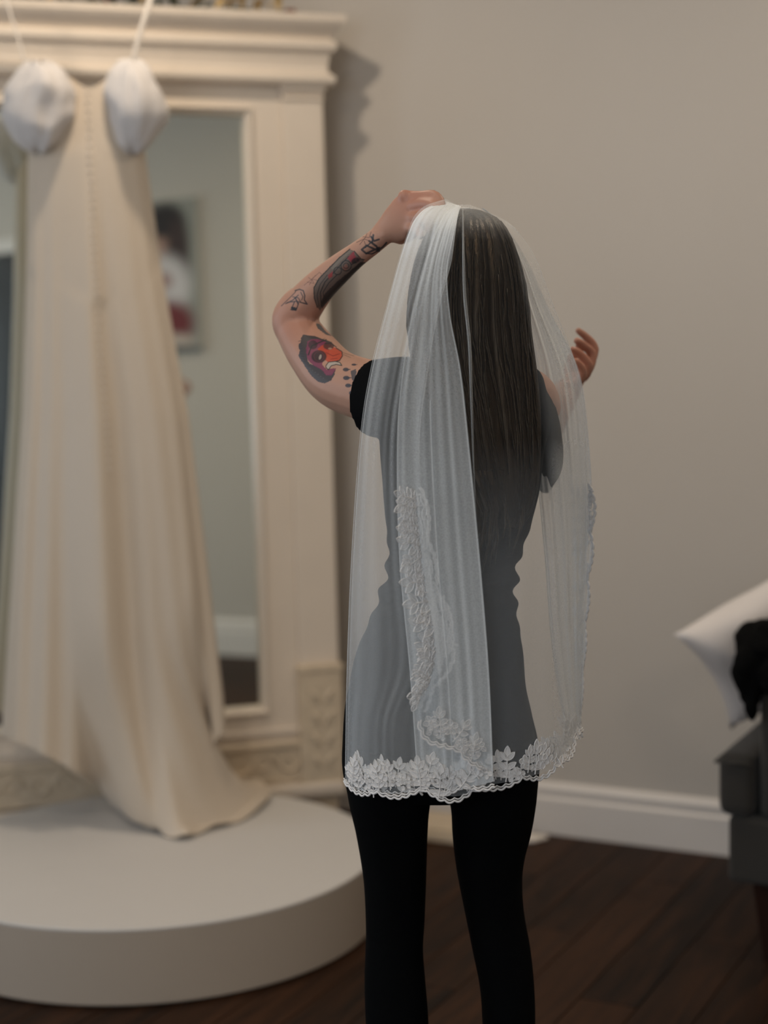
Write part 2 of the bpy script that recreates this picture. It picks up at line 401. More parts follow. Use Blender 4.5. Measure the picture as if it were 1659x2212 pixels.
# ================================================================== MIRROR
MTH, MLEAN = math.radians(17), math.radians(1.15)
MO = np.array([-.140, 4.497, 0.0]); MWID = 1.45
mir = empty('floor_mirror', MO, (-MLEAN, 0, MTH))
L = -MWID
MB().box(L+.02, -.02, .045, .12, .06, 2.13).build('backboard', MT['cream'], mir)
for x0, x1 in ((-.118, 0), (L, L+.118)):
    MB().box(x0, x1, -.012, .115, .49, 2.135, .004).build('pilaster', MT['cream'], mir)
    c = MB().box(x0-.005, x1+.005, -.024, .115, 2.112, 2.136, .004).box(x0-.002, x1+.002, -.019, .115, 2.09, 2.10, .003)
    c.build('capital', MT['cream'], mir)
    p = MB().box(x0-.006, x1+.003, -.034, .115, .135, .485, .005).box(x0-.009, x1+.006, -.038, .115, .47, .492, .004)
    pb = p.build('plinth_block', MT['cream_worn'], mir)
    for k in range(4):                                            # carved acanthus leaves on the block
        zc = .20+.062*k
        for sx in (-1, 1):
            V = []; Fc = []; xm = (x0+x1)/2
            for i in range(7):
                t_ = i/6; w = .017*math.sin(PI*min(1, t_*1.05+.05)); cx = xm+sx*(.004+.036*t_); cz = zc+.030*t_*t_+.012*t_
                V += [(cx-w*.5*sx, -.034, cz-w), (cx, -.034-.010*math.sin(PI*t_), cz), (cx-w*.2*sx, -.034, cz+w)]
            for i in range(6):
                a = i*3; Fc += [(a, a+1, a+4, a+3), (a+1, a+2, a+5, a+4)]
            obj('carved_leaf', V, Fc, MT['cream_worn'], pb)
for x0, x1 in ((-.223, -.118), (L+.118, L+.223)):
    MB().box(x0, x1, 0, .115, .135, 2.13, .002).build('stile', MT['cream'], mir)
MB().box(L+.223, -.223, 0, .115, 2.05, 2.13, .002).build('top_rail', MT['cream'], mir)
MB().box(L+.118, -.118, .002, .115, .27, .375, .002).box(L+.118, -.118, -.012, .1, .296, .312, .003).build('bottom_rail', MT['cream'], mir)
fz = MB().box(L+.118, -.118, -.010, .115, .155, .272, .003).box(L+.118, -.118, -.022, .1, .258, .276, .004).build('carved_frieze', MT['cream_worn'], mir)
for k in range(17):                                               # scrolls along the frieze
    cx = L+.16+k*(MWID-.32)/16; zz = .213
    pts = [(cx+.034*math.cos(a)*(1-a/9), -.012, zz+.03*math.sin(a)*(1-a/9)*(1 if k % 2 else -1)) for a in np.linspace(0, 6.5, 18)]
    MB().tube(pts, [.0055*(1-.5*i/17) for i in range(18)], 6).build('scroll', MT['cream_worn'], fz, True)
MB().box(L-.004, .004, -.045, .12, .112, .150, .008).build('base_moulding', MT['cream'], mir)
for x0 in (-.115, L+.015): MB().box(x0, x0+.10, -.02, .11, 0.0, .114, .006).build('foot', MT['cream_worn'], mir)
# stepped inner moulding around the glass
gx0, gx1, gz0, gz1 = L+.223, -.223, .375, 2.05
def rectring(e, y): return [(gx0-e, y, gz0-e), (gx1+e, y, gz0-e), (gx1+e, y, gz1+e), (gx0-e, y, gz1+e)]
MB().loft([rectring(.020, .002), rectring(.019, -.010), rectring(.012, -.013), rectring(.008, -.004), rectring(0.0, .004), rectring(-.002, .04)], cap=False).build('inner_moulding', MT['cream'], mir)
MB().box(gx0-.004, gx1+.004, .030, .034, gz0-.004, gz1+.004).build('glass', MT['mirror'], mir)['label'] = 'tall clear mirror glass'
prof = [(.0, 2.128), (.026, 2.132), (.031, 2.140), (.031, 2.152), (.022, 2.160), (.014, 2.166), (.013, 2.190), (.017, 2.200), (.017, 2.214), (.030, 2.222),
        (.036, 2.232), (.035, 2.244), (.028, 2.252), (.020, 2.256), (.024, 2.264), (.050, 2.288), (.058, 2.300), (.058, 2.317), (.0, 2.3175)]
MB().loft([[(L-e, -e-.012, z), (e, -e-.012, z), (e, .12, z), (L-e, .12, z)] for e, z in prof]).build('cornice', MT['cream'], mir)
tag(mir, 'tall cream painted floor mirror with stepped cornice and carved base leaning in the corner', 'mirror')

# low plinth board poking out beyond the mirror on the floor
pb = empty('low_plinth', room(-.22, .135, 0), (0, 0, ROOM_YAW))
MB().box(-.26, .07, -.085, .085, 0, .028, .005).build('plinth_slab', MT['cream_worn'], pb)
MB().box(-.25, .06, -.075, .075, .028, .040, .005).build('plinth_top', MT['cream_worn'], pb)
tag(pb, 'low worn cream plinth on the floor against the wall right of the mirror base', 'plinth')

# garland on top of the cornice
gar = empty('garland', MO, (-MLEAN, 0, MTH))
MB().tube([(x, -.028+.008*math.sin(x*30), 2.326+.004*math.sin(x*47)) for x in np.linspace(-1.25, -.10, 40)], .0035, 6).build('stem', MT['leaf'], gar, True)
def leafmesh(Ln, Wd, curl):
    V = []; Fc = []
    for i in range(7):
        t_ = i/6; w = Wd*math.sin(PI*min(1, .06+.94*t_))**.8; z = curl*math.sin(t_*PI*.8)
        V += [(t_*Ln, -w, z-.15*w), (t_*Ln, 0, z), (t_*Ln, w, z-.15*w)]
    for i in range(6):
        a = i*3; Fc += [(a, a+1, a+4, a+3), (a+1, a+2, a+5, a+4)]
    return from_np('leaf', V, Fc)
lm1 = leafmesh(.06, .014, .018); lm1.materials.append(MT['leaf']); lm2 = leafmesh(.055, .011, .022); lm2.materials.append(MT['gold_leaf'])
for k in range(46):
    x = -1.25+k*1.12/45
    gold = x > -.32 or (k % 5 == 0)
    o = bpy.data.objects.new('leaf', lm2 if gold else lm1); COL.objects.link(o); o.parent = gar
    o.location = (x, -.03+random.uniform(-.01, .01), 2.326); o.rotation_euler = (random.uniform(-.6, .6), random.uniform(-.7, -.05), random.uniform(0, 6.28))
for x in (-.085, -.10, -.60):
    bm = bmesh.new(); bmesh.ops.create_icosphere(bm, subdivisions=2, radius=.009); me = bpy.data.meshes.new('berry'); bm.to_mesh(me); bm.free()
    o = link_mesh('berry', me, MT['rust_berry'], gar); o.location = (x, -.035, 2.328)
tag(gar, 'dried leaf garland with gilt sprigs lying along the top of the mirror cornice', 'garland')

# ================================================================== WEDDING DRESS
dress = empty('wedding_dress', (-.70, 4.08, PZ))
DB = np.array([-.70, 4.08, PZ])
DY = [165, 250, 330, 600, 900, 1200, 1500, 1800]
DLX = [100, 85, 60, 56, 47, 28, 8, -10]; DRX = [285, 300, 314, 352, 408, 446, 482, 505]
def hem_y(u): return np.interp(u, [-1, -.75, -.45, -.15, .1, .4, .7, .9, 1], [1588, 1612, 1655, 1700, 1735, 1745, 1660, 1608, 1575])
def dress_pt(th, v):
    c, s_ = math.cos(th), math.sin(th)                            # s_<0 faces the room
    hy = hem_y(c)
    top = 168 + 22*math.exp(-(c/.35)**2) - 26*abs(c)**2
    y = top+(hy-top)*v
    lx = np.interp(y, DY, DLX); rx = np.interp(y, DY, DRX)
    D = np.interp(y, [165, 330, 1500, 1800], [4.12, 4.10, 4.03, 4.01]); b = np.interp(y, [165, 330, 900, 1500, 1800], [.055, .075, .10, .125, .13])
    e = np.interp(v, [0, .12, .4, 1], [.0, .006, .045, .085])
    pl = e*(math.sin(7*th+.6+.5*math.sin(3*v))*.7+math.sin(12*th+2.1+1.2*v)*.45+math.sin(19*th+.4)*.2)
    x = (lx+rx)/2+(rx-lx)/2*c*(1+.25*pl*abs(s_))+ (8*math.sin(5*v+2*th) if v > .3 else 0)*abs(s_)
    return at(x, y, D+b*s_*(1+3.2*pl))
def sst(a, b, x):
    t_ = min(max((x-a)/(b-a), 0), 1); return t_*t_*(3-2*t_)
TRAIN = cr([onz(236, 1722, PZ), onz(268, 1752, PZ), onz(300, 1790, PZ), onz(350, 1806, PZ), onz(400, 1817, PZ), onz(452, 1797, PZ), onz(540, 1772, PZ), onz(580, 1715, PZ), onz(548, 1690, PZ), onz(500, 1680, PZ)], 121)
def gown_pt(th, v):
    p = dress_pt(th, min(v, 1)); c, s_ = math.cos(th), math.sin(th)
    w = sst(-.42, -.22, c)*(1-sst(.76, .90, c))*sst(.05, .35, -s_)
    if v > .74 and w > 0:
        q = (v-.74)/.26; e = w*sst(0, .55, q); a = dress_pt(th, .74)
        u = min(max((c+.32)/1.14, 0), 1); g = TRAIN[int(u*120)]
        fold = math.sin(u*24+2*q)*.5+math.sin(u*41+3*q)*.35+math.sin(u*11+5*q)*.4
        m_ = np.array([(a[0]*.6+g[0]*.4), a[1]-.02, PZ+.05]); t_ = (1-q)**2*a+2*q*(1-q)*m_+q*q*g
        t_ = t_+np.array([.012*fold*q, -.012*fold*math.sin(PI*q), .012*fold*q*(1.1-q)+.022*math.sin(PI*q)**2])
        t_[2] = max(t_[2], PZ+.003+.006*(1+math.sin(u*46+6*q))*(q > .7)+.010*(1+math.sin(u*27+1))*max(0, 1-abs(q-.93)/.08))
        p = p*(1-e)+t_*e
    return p
NT, NV = 180, 130
V = []
for j in range(NV+1):
    v = j/NV; v = v*1.18 if v < .6 else .708+(v-.6)*.73
    for i in range(NT): V.append(gown_pt(2*PI*i/NT, v)-DB)
Fc = [(j*NT+i, j*NT+(i+1) % NT, (j+1)*NT+(i+1) % NT, (j+1)*NT+i) for j in range(NV) for i in range(NT)]
obj('gown_body', V, Fc, MT['satin'], dress)
Vn = np.array(V)
# centre-back buttons
bm = bmesh.new(); bmesh.ops.create_uvsphere(bm, u_segments=8, v_segments=5, radius=.0042); bme = bpy.data.meshes.new('button'); bm.to_mesh(bme); bm.free(); bme.materials.append(MT['ribbon'])
bme.polygons.foreach_set('use_smooth', [True]*len(bme.polygons))
for k in range(44):
    f_ = k/43; yy = 196+f_*800; xx = np.interp(yy, [196, 340, 630, 1000], [190, 194, 208, 236])
    best = None
    for th in np.linspace(PI*1.3, PI*1.75, 60):
        pt = dress_pt(th, np.clip((yy-185)/(1700-185), 0, 1)); q = at(xx, yy, pt[1]); dd = abs(q[0]-pt[0])
        if best is None or dd < best[0]: best = (dd, pt)
    o = bpy.data.objects.new('button', bme); COL.objects.link(o); o.parent = dress; o.location = best[1]-DB+np.array([0, -.0015, 0])
# puff sleeves
def puff(outline, D, seed):
    O_ = cr(np.array(list(outline)+[outline[0]], float), 241); nu, nv = 84, 44; V = []; r = np.random.default_rng(seed); ph = r.random(8)*6.28
    ya, yb = O_[:, 1].min()+.5, O_[:, 1].max()-.5
    for j in range(nv+1):
        f_ = .5-.5*math.cos(PI*j/nv); y = ya+(yb-ya)*f_; xs = []
        for a, b in zip(O_[:-1], O_[1:]):
            if (a[1]-y)*(b[1]-y) <= 0: xs.append(a[0]+(b[0]-a[0])*((y-a[1])/(b[1]-a[1]+1e-9)))
        xl, xr = min(xs), max(xs); cx, hw = (xl+xr)/2, (xr-xl)/2; dd = .085*min(1, hw/70)**.8; ed = .3+.7*abs(2*f_-1)
        for i in range(nu):
            th = 2*PI*i/nu; g = .022*math.sin(9*th+ph[0]+5*f_)+.014*math.sin(15*th+ph[1]-3*f_)*ed+.03*math.sin(3*th+ph[2]+6*f_)+.02*math.sin(4*th+ph[5]-9*f_)+.014*math.sin(26*th+ph[3])*ed
            V.append(at(cx+hw*math.cos(th)*(1+.5*g+.05*math.sin(9*f_+ph[6])*math.cos(th)+.03*math.sin(21*f_+ph[7])), y+4*math.sin(5*th+ph[4]), D+dd*math.sin(th)*(1+1.3*g))-DB)
    Fc = [(j*nu+i, j*nu+(i+1) % nu, (j+1)*nu+(i+1) % nu, (j+1)*nu+i) for j in range(nv) for i in range(nu)]
    return obj('puff_sleeve', V, Fc, MT['tulle'], dress)
puff([(58, 134), (108, 136), (148, 160), (162, 200), (153, 258), (132, 304), (100, 326), (55, 322), (18, 284), (-2, 240), (8, 205), (32, 163)], 4.05, 3)['label'] = 'gathered white tulle puff sleeve on the left shoulder'
puff([(258, 132), (300, 131), (332, 160), (353, 205), (362, 245), (346, 285), (318, 318), (284, 330), (257, 312), (239, 270), (225, 220), (234, 165)], 4.04, 5)['label'] = 'gathered white tulle puff sleeve on the right shoulder'
# hanging ribbons
for pts in ([at(286, 140, 4.05), at(303, 70, 4.05), at(325, -5, 4.06), at(330, -60, 4.08)], [at(52, 132, 4.08), at(36, 70, 4.08), at(17, 12, 4.08), at(5, -60, 4.08)]):
    P = cr(pts, 16); V = []
    w_ = .007 if pts[0][0] > -.8 else .003
    for p in P: V += [p-DB+np.array([-w_, 0, 0]), p-DB+np.array([w_, .002, 0])]
    o = obj('hanging_ribbon', V, [(2*i, 2*i+1, 2*i+3, 2*i+2) for i in range(15)], MT['ribbon'], dress); sm = o.modifiers.new('t', 'SOLIDIFY'); sm.thickness = .0012
tag(dress, 'ivory wedding gown with white puff sleeves hanging in front of the mirror', 'dress')
# hanger above the picture, on a cord from the ceiling
hb = at(170, -60, 4.08); hg = empty('clothes_hanger', hb)
hl = at(0, -58, 4.08)-hb; hr = at(336, -58, 4.08)-hb
MB().tube(cr([hl, hl*.5+np.array([0, 0, .035]), [0, 0, .05], hr*.5+np.array([0, 0, .035]), hr], 24), .007, 8).build('hanger_arm', MT['dark_wood'], hg, True)
MB().tube([(0, 0, .05), (0, 0, .08), (.012, 0, .10), (0, 0, .115), (-.010, 0, .10)], .0018, 6).tube([(0, 0, .113), (0, 0, CEIL-hb[2])], .0012, 6).build('hook', MT['brass'], hg, True)
tag(hg, 'wooden hanger hung on a cord above the wedding gown', 'hanger')

# ================================================================== ARMCHAIR
c0 = at(1572, 1775, 3.40); chair = empty('armchair', (c0[0], c0[1], 0), (0, 0, ROOM_YAW))
CW = .655
MB().box(0, .80, 0, CW, .185, .335, .012).build('seat_base', MT['grey_cloth'], chair)
cu = MB().box(-.022, .060, -.012, CW+.012, .335, .478, .02).box(.03, .66, .128, CW-.128, .335, .478, .02)
me = remesh(cu, .008, 8); sc_ = link_mesh('seat_cushion', me, MT['grey_cloth'], chair)
MB().tube([(.058, -.014, .458), (-.024, -.014, .458), (-.024, CW+.014, .458), (.058, CW+.014, .458)], .0035, 6).build('piping', MT['grey_cloth'], sc_, True)
for y0 in (0, CW-.12): MB().box(.068, .80, y0, y0+.12, .335, .70, .02).build('armrest', MT['grey_cloth'], chair)
MB().box(.64, .82, .115, CW-.115, .335, .92, .035).build('backrest', MT['grey_cloth'], chair)
for x0 in (.085, .715):
    for y0 in (.06, CW-.06):
        sgn = 1 if x0 > .4 else 0
        rings = [[(x0+dx*w+.0*sgn, y0+dy*w, z) for dx, dy in ((-1, -1), (1, -1), (1, 1), (-1, 1))] for w, z in ((.016, 0), (.020, .04), (.036, .186))]
        MB().loft(rings).build('leg', MT['dark_wood'], chair)
tag(chair, 'charcoal grey upholstered armchair with tapered dark wooden legs at the right wall', 'armchair')
def ch(x, y, z):                                                   # chair frame -> world
    return np.array([c0[0], c0[1], 0])+RT*x+RN*y+np.array([0, 0, z])
# pillow
N = 28; V = []; Fc = []
lc = at(1455, 1370, 3.60)
e1 = np.array([.84, -.02, .50]); e1 /= np.linalg.norm(e1); e2 = np.array([.62, .22, -.76]); e2 -= e1*(e1@e2); e2 /= np.linalg.norm(e2)
nrm = np.cross(e1, e2); nrm = nrm if nrm[1] < 0 else -nrm
PWD, PHT = .46, .29; pc = lc+e1*PWD/2+e2*PHT/2
for side in (1, -1):
    for j in range(N+1):
        for i in range(N+1):
            a = 2*i/N-1; b = 2*j/N-1
            pin = 1-.10*(1-a*a)*(b*b)-0; pin2 = 1-.12*(1-b*b)*(a*a)
            th = .070*((1-a**4)*(1-b**4))**.55*(1+.10*math.sin(4*a+3*b)+.06*math.sin(9*a-5*b))
            V.append(pc+e1*(a*PWD/2*pin2)+e2*(b*PHT/2*pin)+nrm*(side*th))
    k = 0 if side == 1 else (N+1)**2
    for j in range(N):
        for i in range(N):
            q = (k+j*(N+1)+i, k+j*(N+1)+i+1, k+(j+1)*(N+1)+i+1, k+(j+1)*(N+1)+i); Fc.append(q if side == 1 else q[::-1])
pil = obj('throw_pillow', np.array(V)-pc, Fc, MT['pillow']); pil.location = pc
bm = bmesh.new(); bm.from_mesh(pil.data); bmesh.ops.remove_doubles(bm, verts=bm.verts[:], dist=.0008); bmesh.ops.recalc_face_normals(bm, faces=bm.faces[:]); bm.to_mesh(pil.data); bm.free()
tag(pil, 'white cotton pillow leaning on the grey armchair', 'pillow')
# black garment bunched over the arm
def ellipsoid(mb, c, r, n=16):
    bm = bmesh.new(); bmesh.ops.create_uvsphere(bm, u_segments=n, v_segments=n//2+2, radius=1)
    bm.verts.index_update(); mb.add([(np.array(c)+np.array(v.co)*np.array(r)) for v in bm.verts], [[v.index for v in f.verts] for f in bm.faces]); bm.free()
gm = MB()
gb = ch(.10, .06, .70)
for (x, y, z, rx, ry, rz) in ((.085, .055, .715, .085, .085, .055), (.17, .055, .72, .12, .09, .05), (.30, .06, .71, .12, .09, .04), (.055, .0, .665, .045, .035, .065), (.14, -.005, .655, .07, .03, .06), (.24, -.005, .665, .08, .03, .05), (.045, .03, .625, .022, .03, .05), (.058, -.012, .60, .016, .018, .05), (.12, .125, .66, .09, .03, .06), (.10, .03, .75, .05, .045, .03)):
    ellipsoid(gm, ch(x, y, z)-gb, (rx, ry, rz))
me = remesh(gm, .006, 3); co = mesh_co(me); nr = np.empty(len(co)*3); me.vertices.foreach_get('normal', nr); nr = nr.reshape(-1, 3)
co = co+nr*(.007*fbm(co, 5, 45, 3)+.006*np.abs(fbm(co+3, 9, 70, 2)))[:, None]; set_co(me, co)
g_ = link_mesh('folded_garment', me, MT['black_cloth']); g_.location = gb
tag(g_, 'black knit garment bunched over the arm of the grey armchair', 'garment')
# white tissue scrap on the floor
tm = MB(); ellipsoid(tm, (0, 0, .008), (.045, .03, .012)); ellipsoid(tm, (.03, .006, .007), (.03, .02, .009)); ellipsoid(tm, (-.03, -.006, .009), (.03, .022, .012))
me = remesh(tm, .004, 2); co = mesh_co(me); co[:, 2] = np.maximum(co[:, 2]+.003*fbm(co, 4, 90, 2), .0005); set_co(me, co)
ts = link_mesh('paper_scrap', me, MT['tissue']); ts.location = onz(1140, 1816, 0)
tag(ts, 'small crumpled white scrap lying on the floor by the baseboard', 'scrap')

# ================================================================== PICTURES on the right wall (seen in the mirror)
def picture(ya, yb, za, zb, seed, label):
    x = S1_-.001
    e = empty('portrait_poster', room(S1_, -(ya+yb)/2, (za+zb)/2), (0, 0, ROOM_YAW)); w, h = yb-ya, zb-za
    MB().box(-.022, -.001, -w/2, w/2, -h/2, h/2, .003).build('canvas', MT['trim'], e)
    nx, nz = 48, 72; V = []; C_ = []
    for j in range(nz+1):
        for i in range(nx+1):
            a, b = i/nx*2-1, j/nz*2-1
            V.append((-.0235, a*w/2*.99, b*h/2*.99))
            col = np.array(lin(150, 150, 142)[:3])
            def blob(cx, cz, rx, rz, c, soft=.25):
                global _
                d_ = math.hypot((a-cx)/rx, (b-cz)/rz); k_ = min(max((1+soft-d_)/(2*soft), 0), 1); return k_, np.array(lin(*c)[:3])
            for args in ((.1, .52, .62, .42, (34, 20, 20)), (.05, .40, .30, .22, (176, 140, 124)), (.15, .72, .5, .22, (28, 16, 17)), (.45, .25, .3, .5, (56, 36, 32)),
                         (.05, -.12, .70, .40, (214, 208, 208)), (.0, -.05, .3, .12, (170, 140, 135)), (.15, -.62, .66, .30, (112, 28, 32)), (.0, -.86, .8, .12, (196, 180, 168)), (.0, -1.0, 1.2, .09, (84, 88, 88))):
                k_, c_ = blob(*args); col = col*(1-k_)+c_*k_
            C_.append(col)
    Fc = [(j*(nx+1)+i, j*(nx+1)+i+1, (j+1)*(nx+1)+i+1, (j+1)*(nx+1)+i) for j in range(nz) for i in range(nx)]
    Fc = [q[::-1] for q in Fc]
    o = obj('print', V, Fc, None, e); ca = o.data.color_attributes.new('print', 'FLOAT_COLOR', 'POINT')
    ca.data.foreach_set('color', np.c_[np.array(C_), np.ones(len(C_))].ravel())
    m, nt, b = newmat('poster_print'); vc = node(nt, 'ShaderNodeVertexColor', layer_name='print'); nt.links.new(vc.outputs[0], b.inputs['Base Color']); b.inputs['Roughness'].default_value = .6
    o.data.materials.append(m)
    tag(e, label, 'picture', 'posters on the right wall')
picture(-3.14, -2.64, 1.60, 2.41, 1, 'portrait print of a dark haired figure in white, seen reflected beside the gown')
picture(-2.335, -1.85, 1.58, 2.38, 2, 'portrait print nearest the armchair, seen at the right edge of the mirror glass')

# ================================================================== PERSON
Y0 = 2.34
PB = np.array([at(960, 2600, Y0)[0], Y0, 0.0])
person = empty('person', PB)
def P(x, y, dy=0.0): return at(x, y, Y0+dy)-PB
def ring(y, lx, rx, dd, dc=0.0, n=40, pw=1.0, ddf=None):
    a = P(lx, y, dc); b = P(rx, y, dc); c = (a+b)/2; hw = (b[0]-a[0])/2; out = []
    for k in range(n):
        th = 2*PI*k/n; cs, sn = math.cos(th), math.sin(th)
        ex = math.copysign(abs(cs)**pw, cs); ey = math.copysign(abs(sn)**pw, sn)
        d_ = dd if sn < 0 or ddf is None else ddf
        out.append(c+np.array([hw*ex, d_*ey, 0]))
    return out
def rings_interp(rows, per=5):
    """rows (y, l, r, dd, dc) -> smooth list of rings"""
    A = cr(rows, (len(rows)-1)*per+1); return [ring(*r) for r in A]
def limb(mb, pts, n=18, per=6, caps=True):
    """pts (px, py, dy, radius_m)"""
    Q = [np.r_[P(x, y, dy), r] for x, y, dy, r in pts]; A = cr(Q, (len(Q)-1)*per+1)
    mb.tube(A[:, :3], list(A[:, 3]), n)
    for e in ((A[0], A[-1]) if caps else ()): ellipsoid(mb, e[:3], (e[3]*.98,)*3, 14)
TORSO = [(776, 962, 1100, .050, .0), (792, 895, 1150, .068, -.005), (812, 845, 1172, .080, -.01), (850, 822, 1182, .092, -.015), (900, 815, 1186, .100, -.015), (960, 820, 1176, .104, -.01),
         (1060, 828, 1166, .100, 0), (1130, 833, 1150, .092, .005), (1200, 838, 1122, .085, .005), (1250, 831, 1113, .085, 0), (1300, 816, 1112, .090, -.005),
         (1400, 777, 1128, .102, -.01), (1500, 750, 1139, .115, -.02), (1600, 742, 1161, .118, -.02)]
LEG_L = [(1660, 742, 948, .088, -.01), (1735, 754, 930, .080, -.005), (1800, 769, 924, .072, 0), (1900, 785, 921, .062, 0), (2000, 790, 917, .056, 0), (2050, 789, 914, .054, -.005),
         (2120, 787, 919, .055, -.012), (2212, 790, 926, .057, -.018), (2320, 800, 924, .054, -.012), (2450, 818, 906, .043, 0), (2560, 829, 893, .033, .005), (2650, 832, 890, .030, .005)]
LEG_R = [(1660, 948, 1165, .088, -.01), (1735, 972, 1158, .080, -.005), (1800, 977, 1147, .072, 0), (1850, 982, 1134, .066, 0), (1900, 990, 1128, .061, 0), (1970, 1004, 1132, .056, 0), (2050, 1020, 1146, .055, -.005),
         (2130, 1036, 1154, .056, -.012), (2212, 1042, 1156, .057, -.018), (2320, 1045, 1151, .054, -.012), (2450, 1060, 1137, .043, 0), (2560, 1070, 1126, .033, .005), (2650, 1073, 1122, .030, .005)]
PELVIS = [(1330, 815, 1112, .086, -.005), (1400, 782, 1126, .096, -.01), (1500, 748, 1138, .110, -.02), (1600, 739, 1162, .114, -.02), (1660, 739, 1166, .106, -.015), (1710, 750, 1160, .080, -.005)]
def inset(rows, px, m): return [(y, l+px, r-px, dd-m, dc) for y, l, r, dd, dc in rows]
ARM_L = [(905, 880, .0, .046), (862, 868, .01, .048), (800, 846, .04, .047), (727, 818, .085, .0455), (676, 762, .125, .0405), (645, 715, .155, .036), (634, 690, .16, .0345), (650, 665, .15, .0335),
         (657, 658, .145, .0315), (689, 620, .12, .0265), (732, 581, .10, .0225), (768, 552, .085, .019), (806, 524, .07, .0175), (826, 507, .06, .0172)]
ARM_R = [(1105, 858, .0, .046), (1138, 860, .02, .045), (1156, 880, .08, .040), (1166, 905, .14, .036), (1174, 920, .17, .033), (1186, 900, .19, .031), (1214, 860, .235, .025), (1236, 830, .265, .018)]
body = MB()
body.loft(rings_interp(inset(TORSO, 10, .010)))
body.loft(rings_interp(inset(PELVIS, 10, .010))); body.loft(rings_interp(inset(LEG_L, 7, .006))); body.loft(rings_interp(inset(LEG_R, 7, .006)))
limb(body, ARM_L); limb(body, ARM_R)
ellipsoid(body, P(618, 688, .165), (.020, .022, .022))                      # point of the elbow
limb(body, [(1035, 800, -.01, .062), (1032, 750, -.005, .050), (1028, 690, .005, .048), (1024, 640, .01, .052)])      # neck
# head with the face on the far side
hc = P(1020, 602, .005)
ellipsoid(body, hc, (.070, .090, .096), 28)
ellipsoid(body, hc+np.array([0, .038, -.055]), (.056, .060, .062), 22)       # jaw
ellipsoid(body, hc+np.array([0, .088, -.100]), (.022, .020, .018))           # chin
limb_pts = [hc+np.array([0, .090, .005]), hc+np.array([0, .102, -.020]), hc+np.array([0, .112, -.042])]
body.tube(limb_pts, [.007, .010, .013], 10); ellipsoid(body, limb_pts[-1], (.015, .012, .010))
for sx in (-1, 1):
    ellipsoid(body, hc+np.array([sx*.032, .078, .012]), (.016, .014, .010))  # eyes
    ellipsoid(body, hc+np.array([sx*.030, .082, .030]), (.022, .012, .007))  # brows
    ellipsoid(body, hc+np.array([sx*.069, .012, -.012]), (.008, .018, .029)) # ears
ellipsoid(body, hc+np.array([0, .098, -.066]), (.022, .012, .006)); ellipsoid(body, hc+np.array([0, .096, -.077]), (.019, .012, .007))   # lips
# left hand, closed on the veil at the crown
def palm(mb, secs, n=20):
    """secs: (centre, width axis half vector, thickness half vector)"""
    mb.loft([[c+w*math.cos(2*PI*k/n)+t*math.sin(2*PI*k/n) for k in range(n)] for c, w, t in secs])
def seg(p, w, t): return (np.array(p), np.array(w), np.array(t))
tv = np.array([.004, .016, .003])
def px2(dx, dy, s=1395): return np.array([dx/s, 0, -dy/s])
palm(body, [seg(P(815, 515, .065), px2(-13, -18), tv), seg(P(832, 500, .06), px2(-15, -22), tv), seg(P(850, 486, .05), px2(-15, -34), tv*.95), seg(P(867, 472, .042), px2(-12, -44), tv*.9), seg(P(880, 462, .035), px2(-6, -43), tv*.85), seg(P(889, 459, .03), px2(-4, -36), tv*.55)])
ellipsoid(body, P(874, 424, .032), (.0105, .012, .0105))                     # index knuckle
limb(body, [(868, 436, .04, .0095), (878, 427, .035, .0098), (912, 423, .015, .0082), (935, 422, .0, .0084), (950, 432, -.015, .0072), (956, 448, -.02, .0062)], 12)
limb(body, [(876, 452, .035, .0092), (890, 445, .025, .0095), (918, 440, .0, .0084), (938, 446, -.02, .0082), (946, 463, -.03, .0068)], 12)
limb(body, [(882, 474, .035, .0088), (893, 470, .02, .009), (914, 470, -.01, .0080), (926, 480, -.03, .0076), (926, 496, -.04, .0064)], 12)
limb(body, [(880, 494, .035, .0080), (890, 492, .02, .0080), (903, 497, -.0, .0070), (908, 510, -.02, .0062)], 12)
limb(body, [(852, 505, .06, .0130), (868, 512, .075, .0115), (892, 502, .085, .0095), (915, 480, .07, .0085), (925, 465, .055, .007)], 12)
# right hand, fingers curled round the veil edge
tv2 = np.array([.006, .014, .002])
palm(body, [seg(P(1231, 838, 0.240), px2(14, 10, 1245), tv2), seg(P(1240, 822, 0.265), px2(17, 12, 1245), tv2), seg(P(1250, 810, 0.285), px2(21, 12, 1245), tv2*.95), seg(P(1257, 800, 0.295), px2(18, 8, 1245), tv2*.7)])
limb(body, [(1258, 808, 0.290, .0088), (1272, 796, 0.295, .0088), (1279, 766, 0.300, .0084), (1262, 747, 0.290, .0076), (1246, 736, 0.280, .0064)], 12)
limb(body, [(1258, 795, 0.320, .0086), (1276, 780, 0.325, .0086), (1284, 752, 0.330, .0080), (1268, 730, 0.325, .0074), (1249, 714, 0.315, .0058)], 12)
limb(body, [(1252, 818, 0.265, .0086), (1266, 808, 0.265, .0086), (1270, 786, 0.260, .0082), (1252, 764, 0.255, .0072), (1238, 755, 0.250, .0062)], 12)
limb(body, [(1246, 824, 0.245, .0080), (1257, 815, 0.240, .0078), (1258, 797, 0.235, .0074), (1244, 780, 0.230, .0064)], 12)
limb(body, [(1236, 825, 0.275, .0110), (1230, 803, 0.290, .0100), (1236, 775, 0.295, .0092), (1246, 758, 0.290, .0072)], 12)
me = remesh(body, .0034, 4, .5)

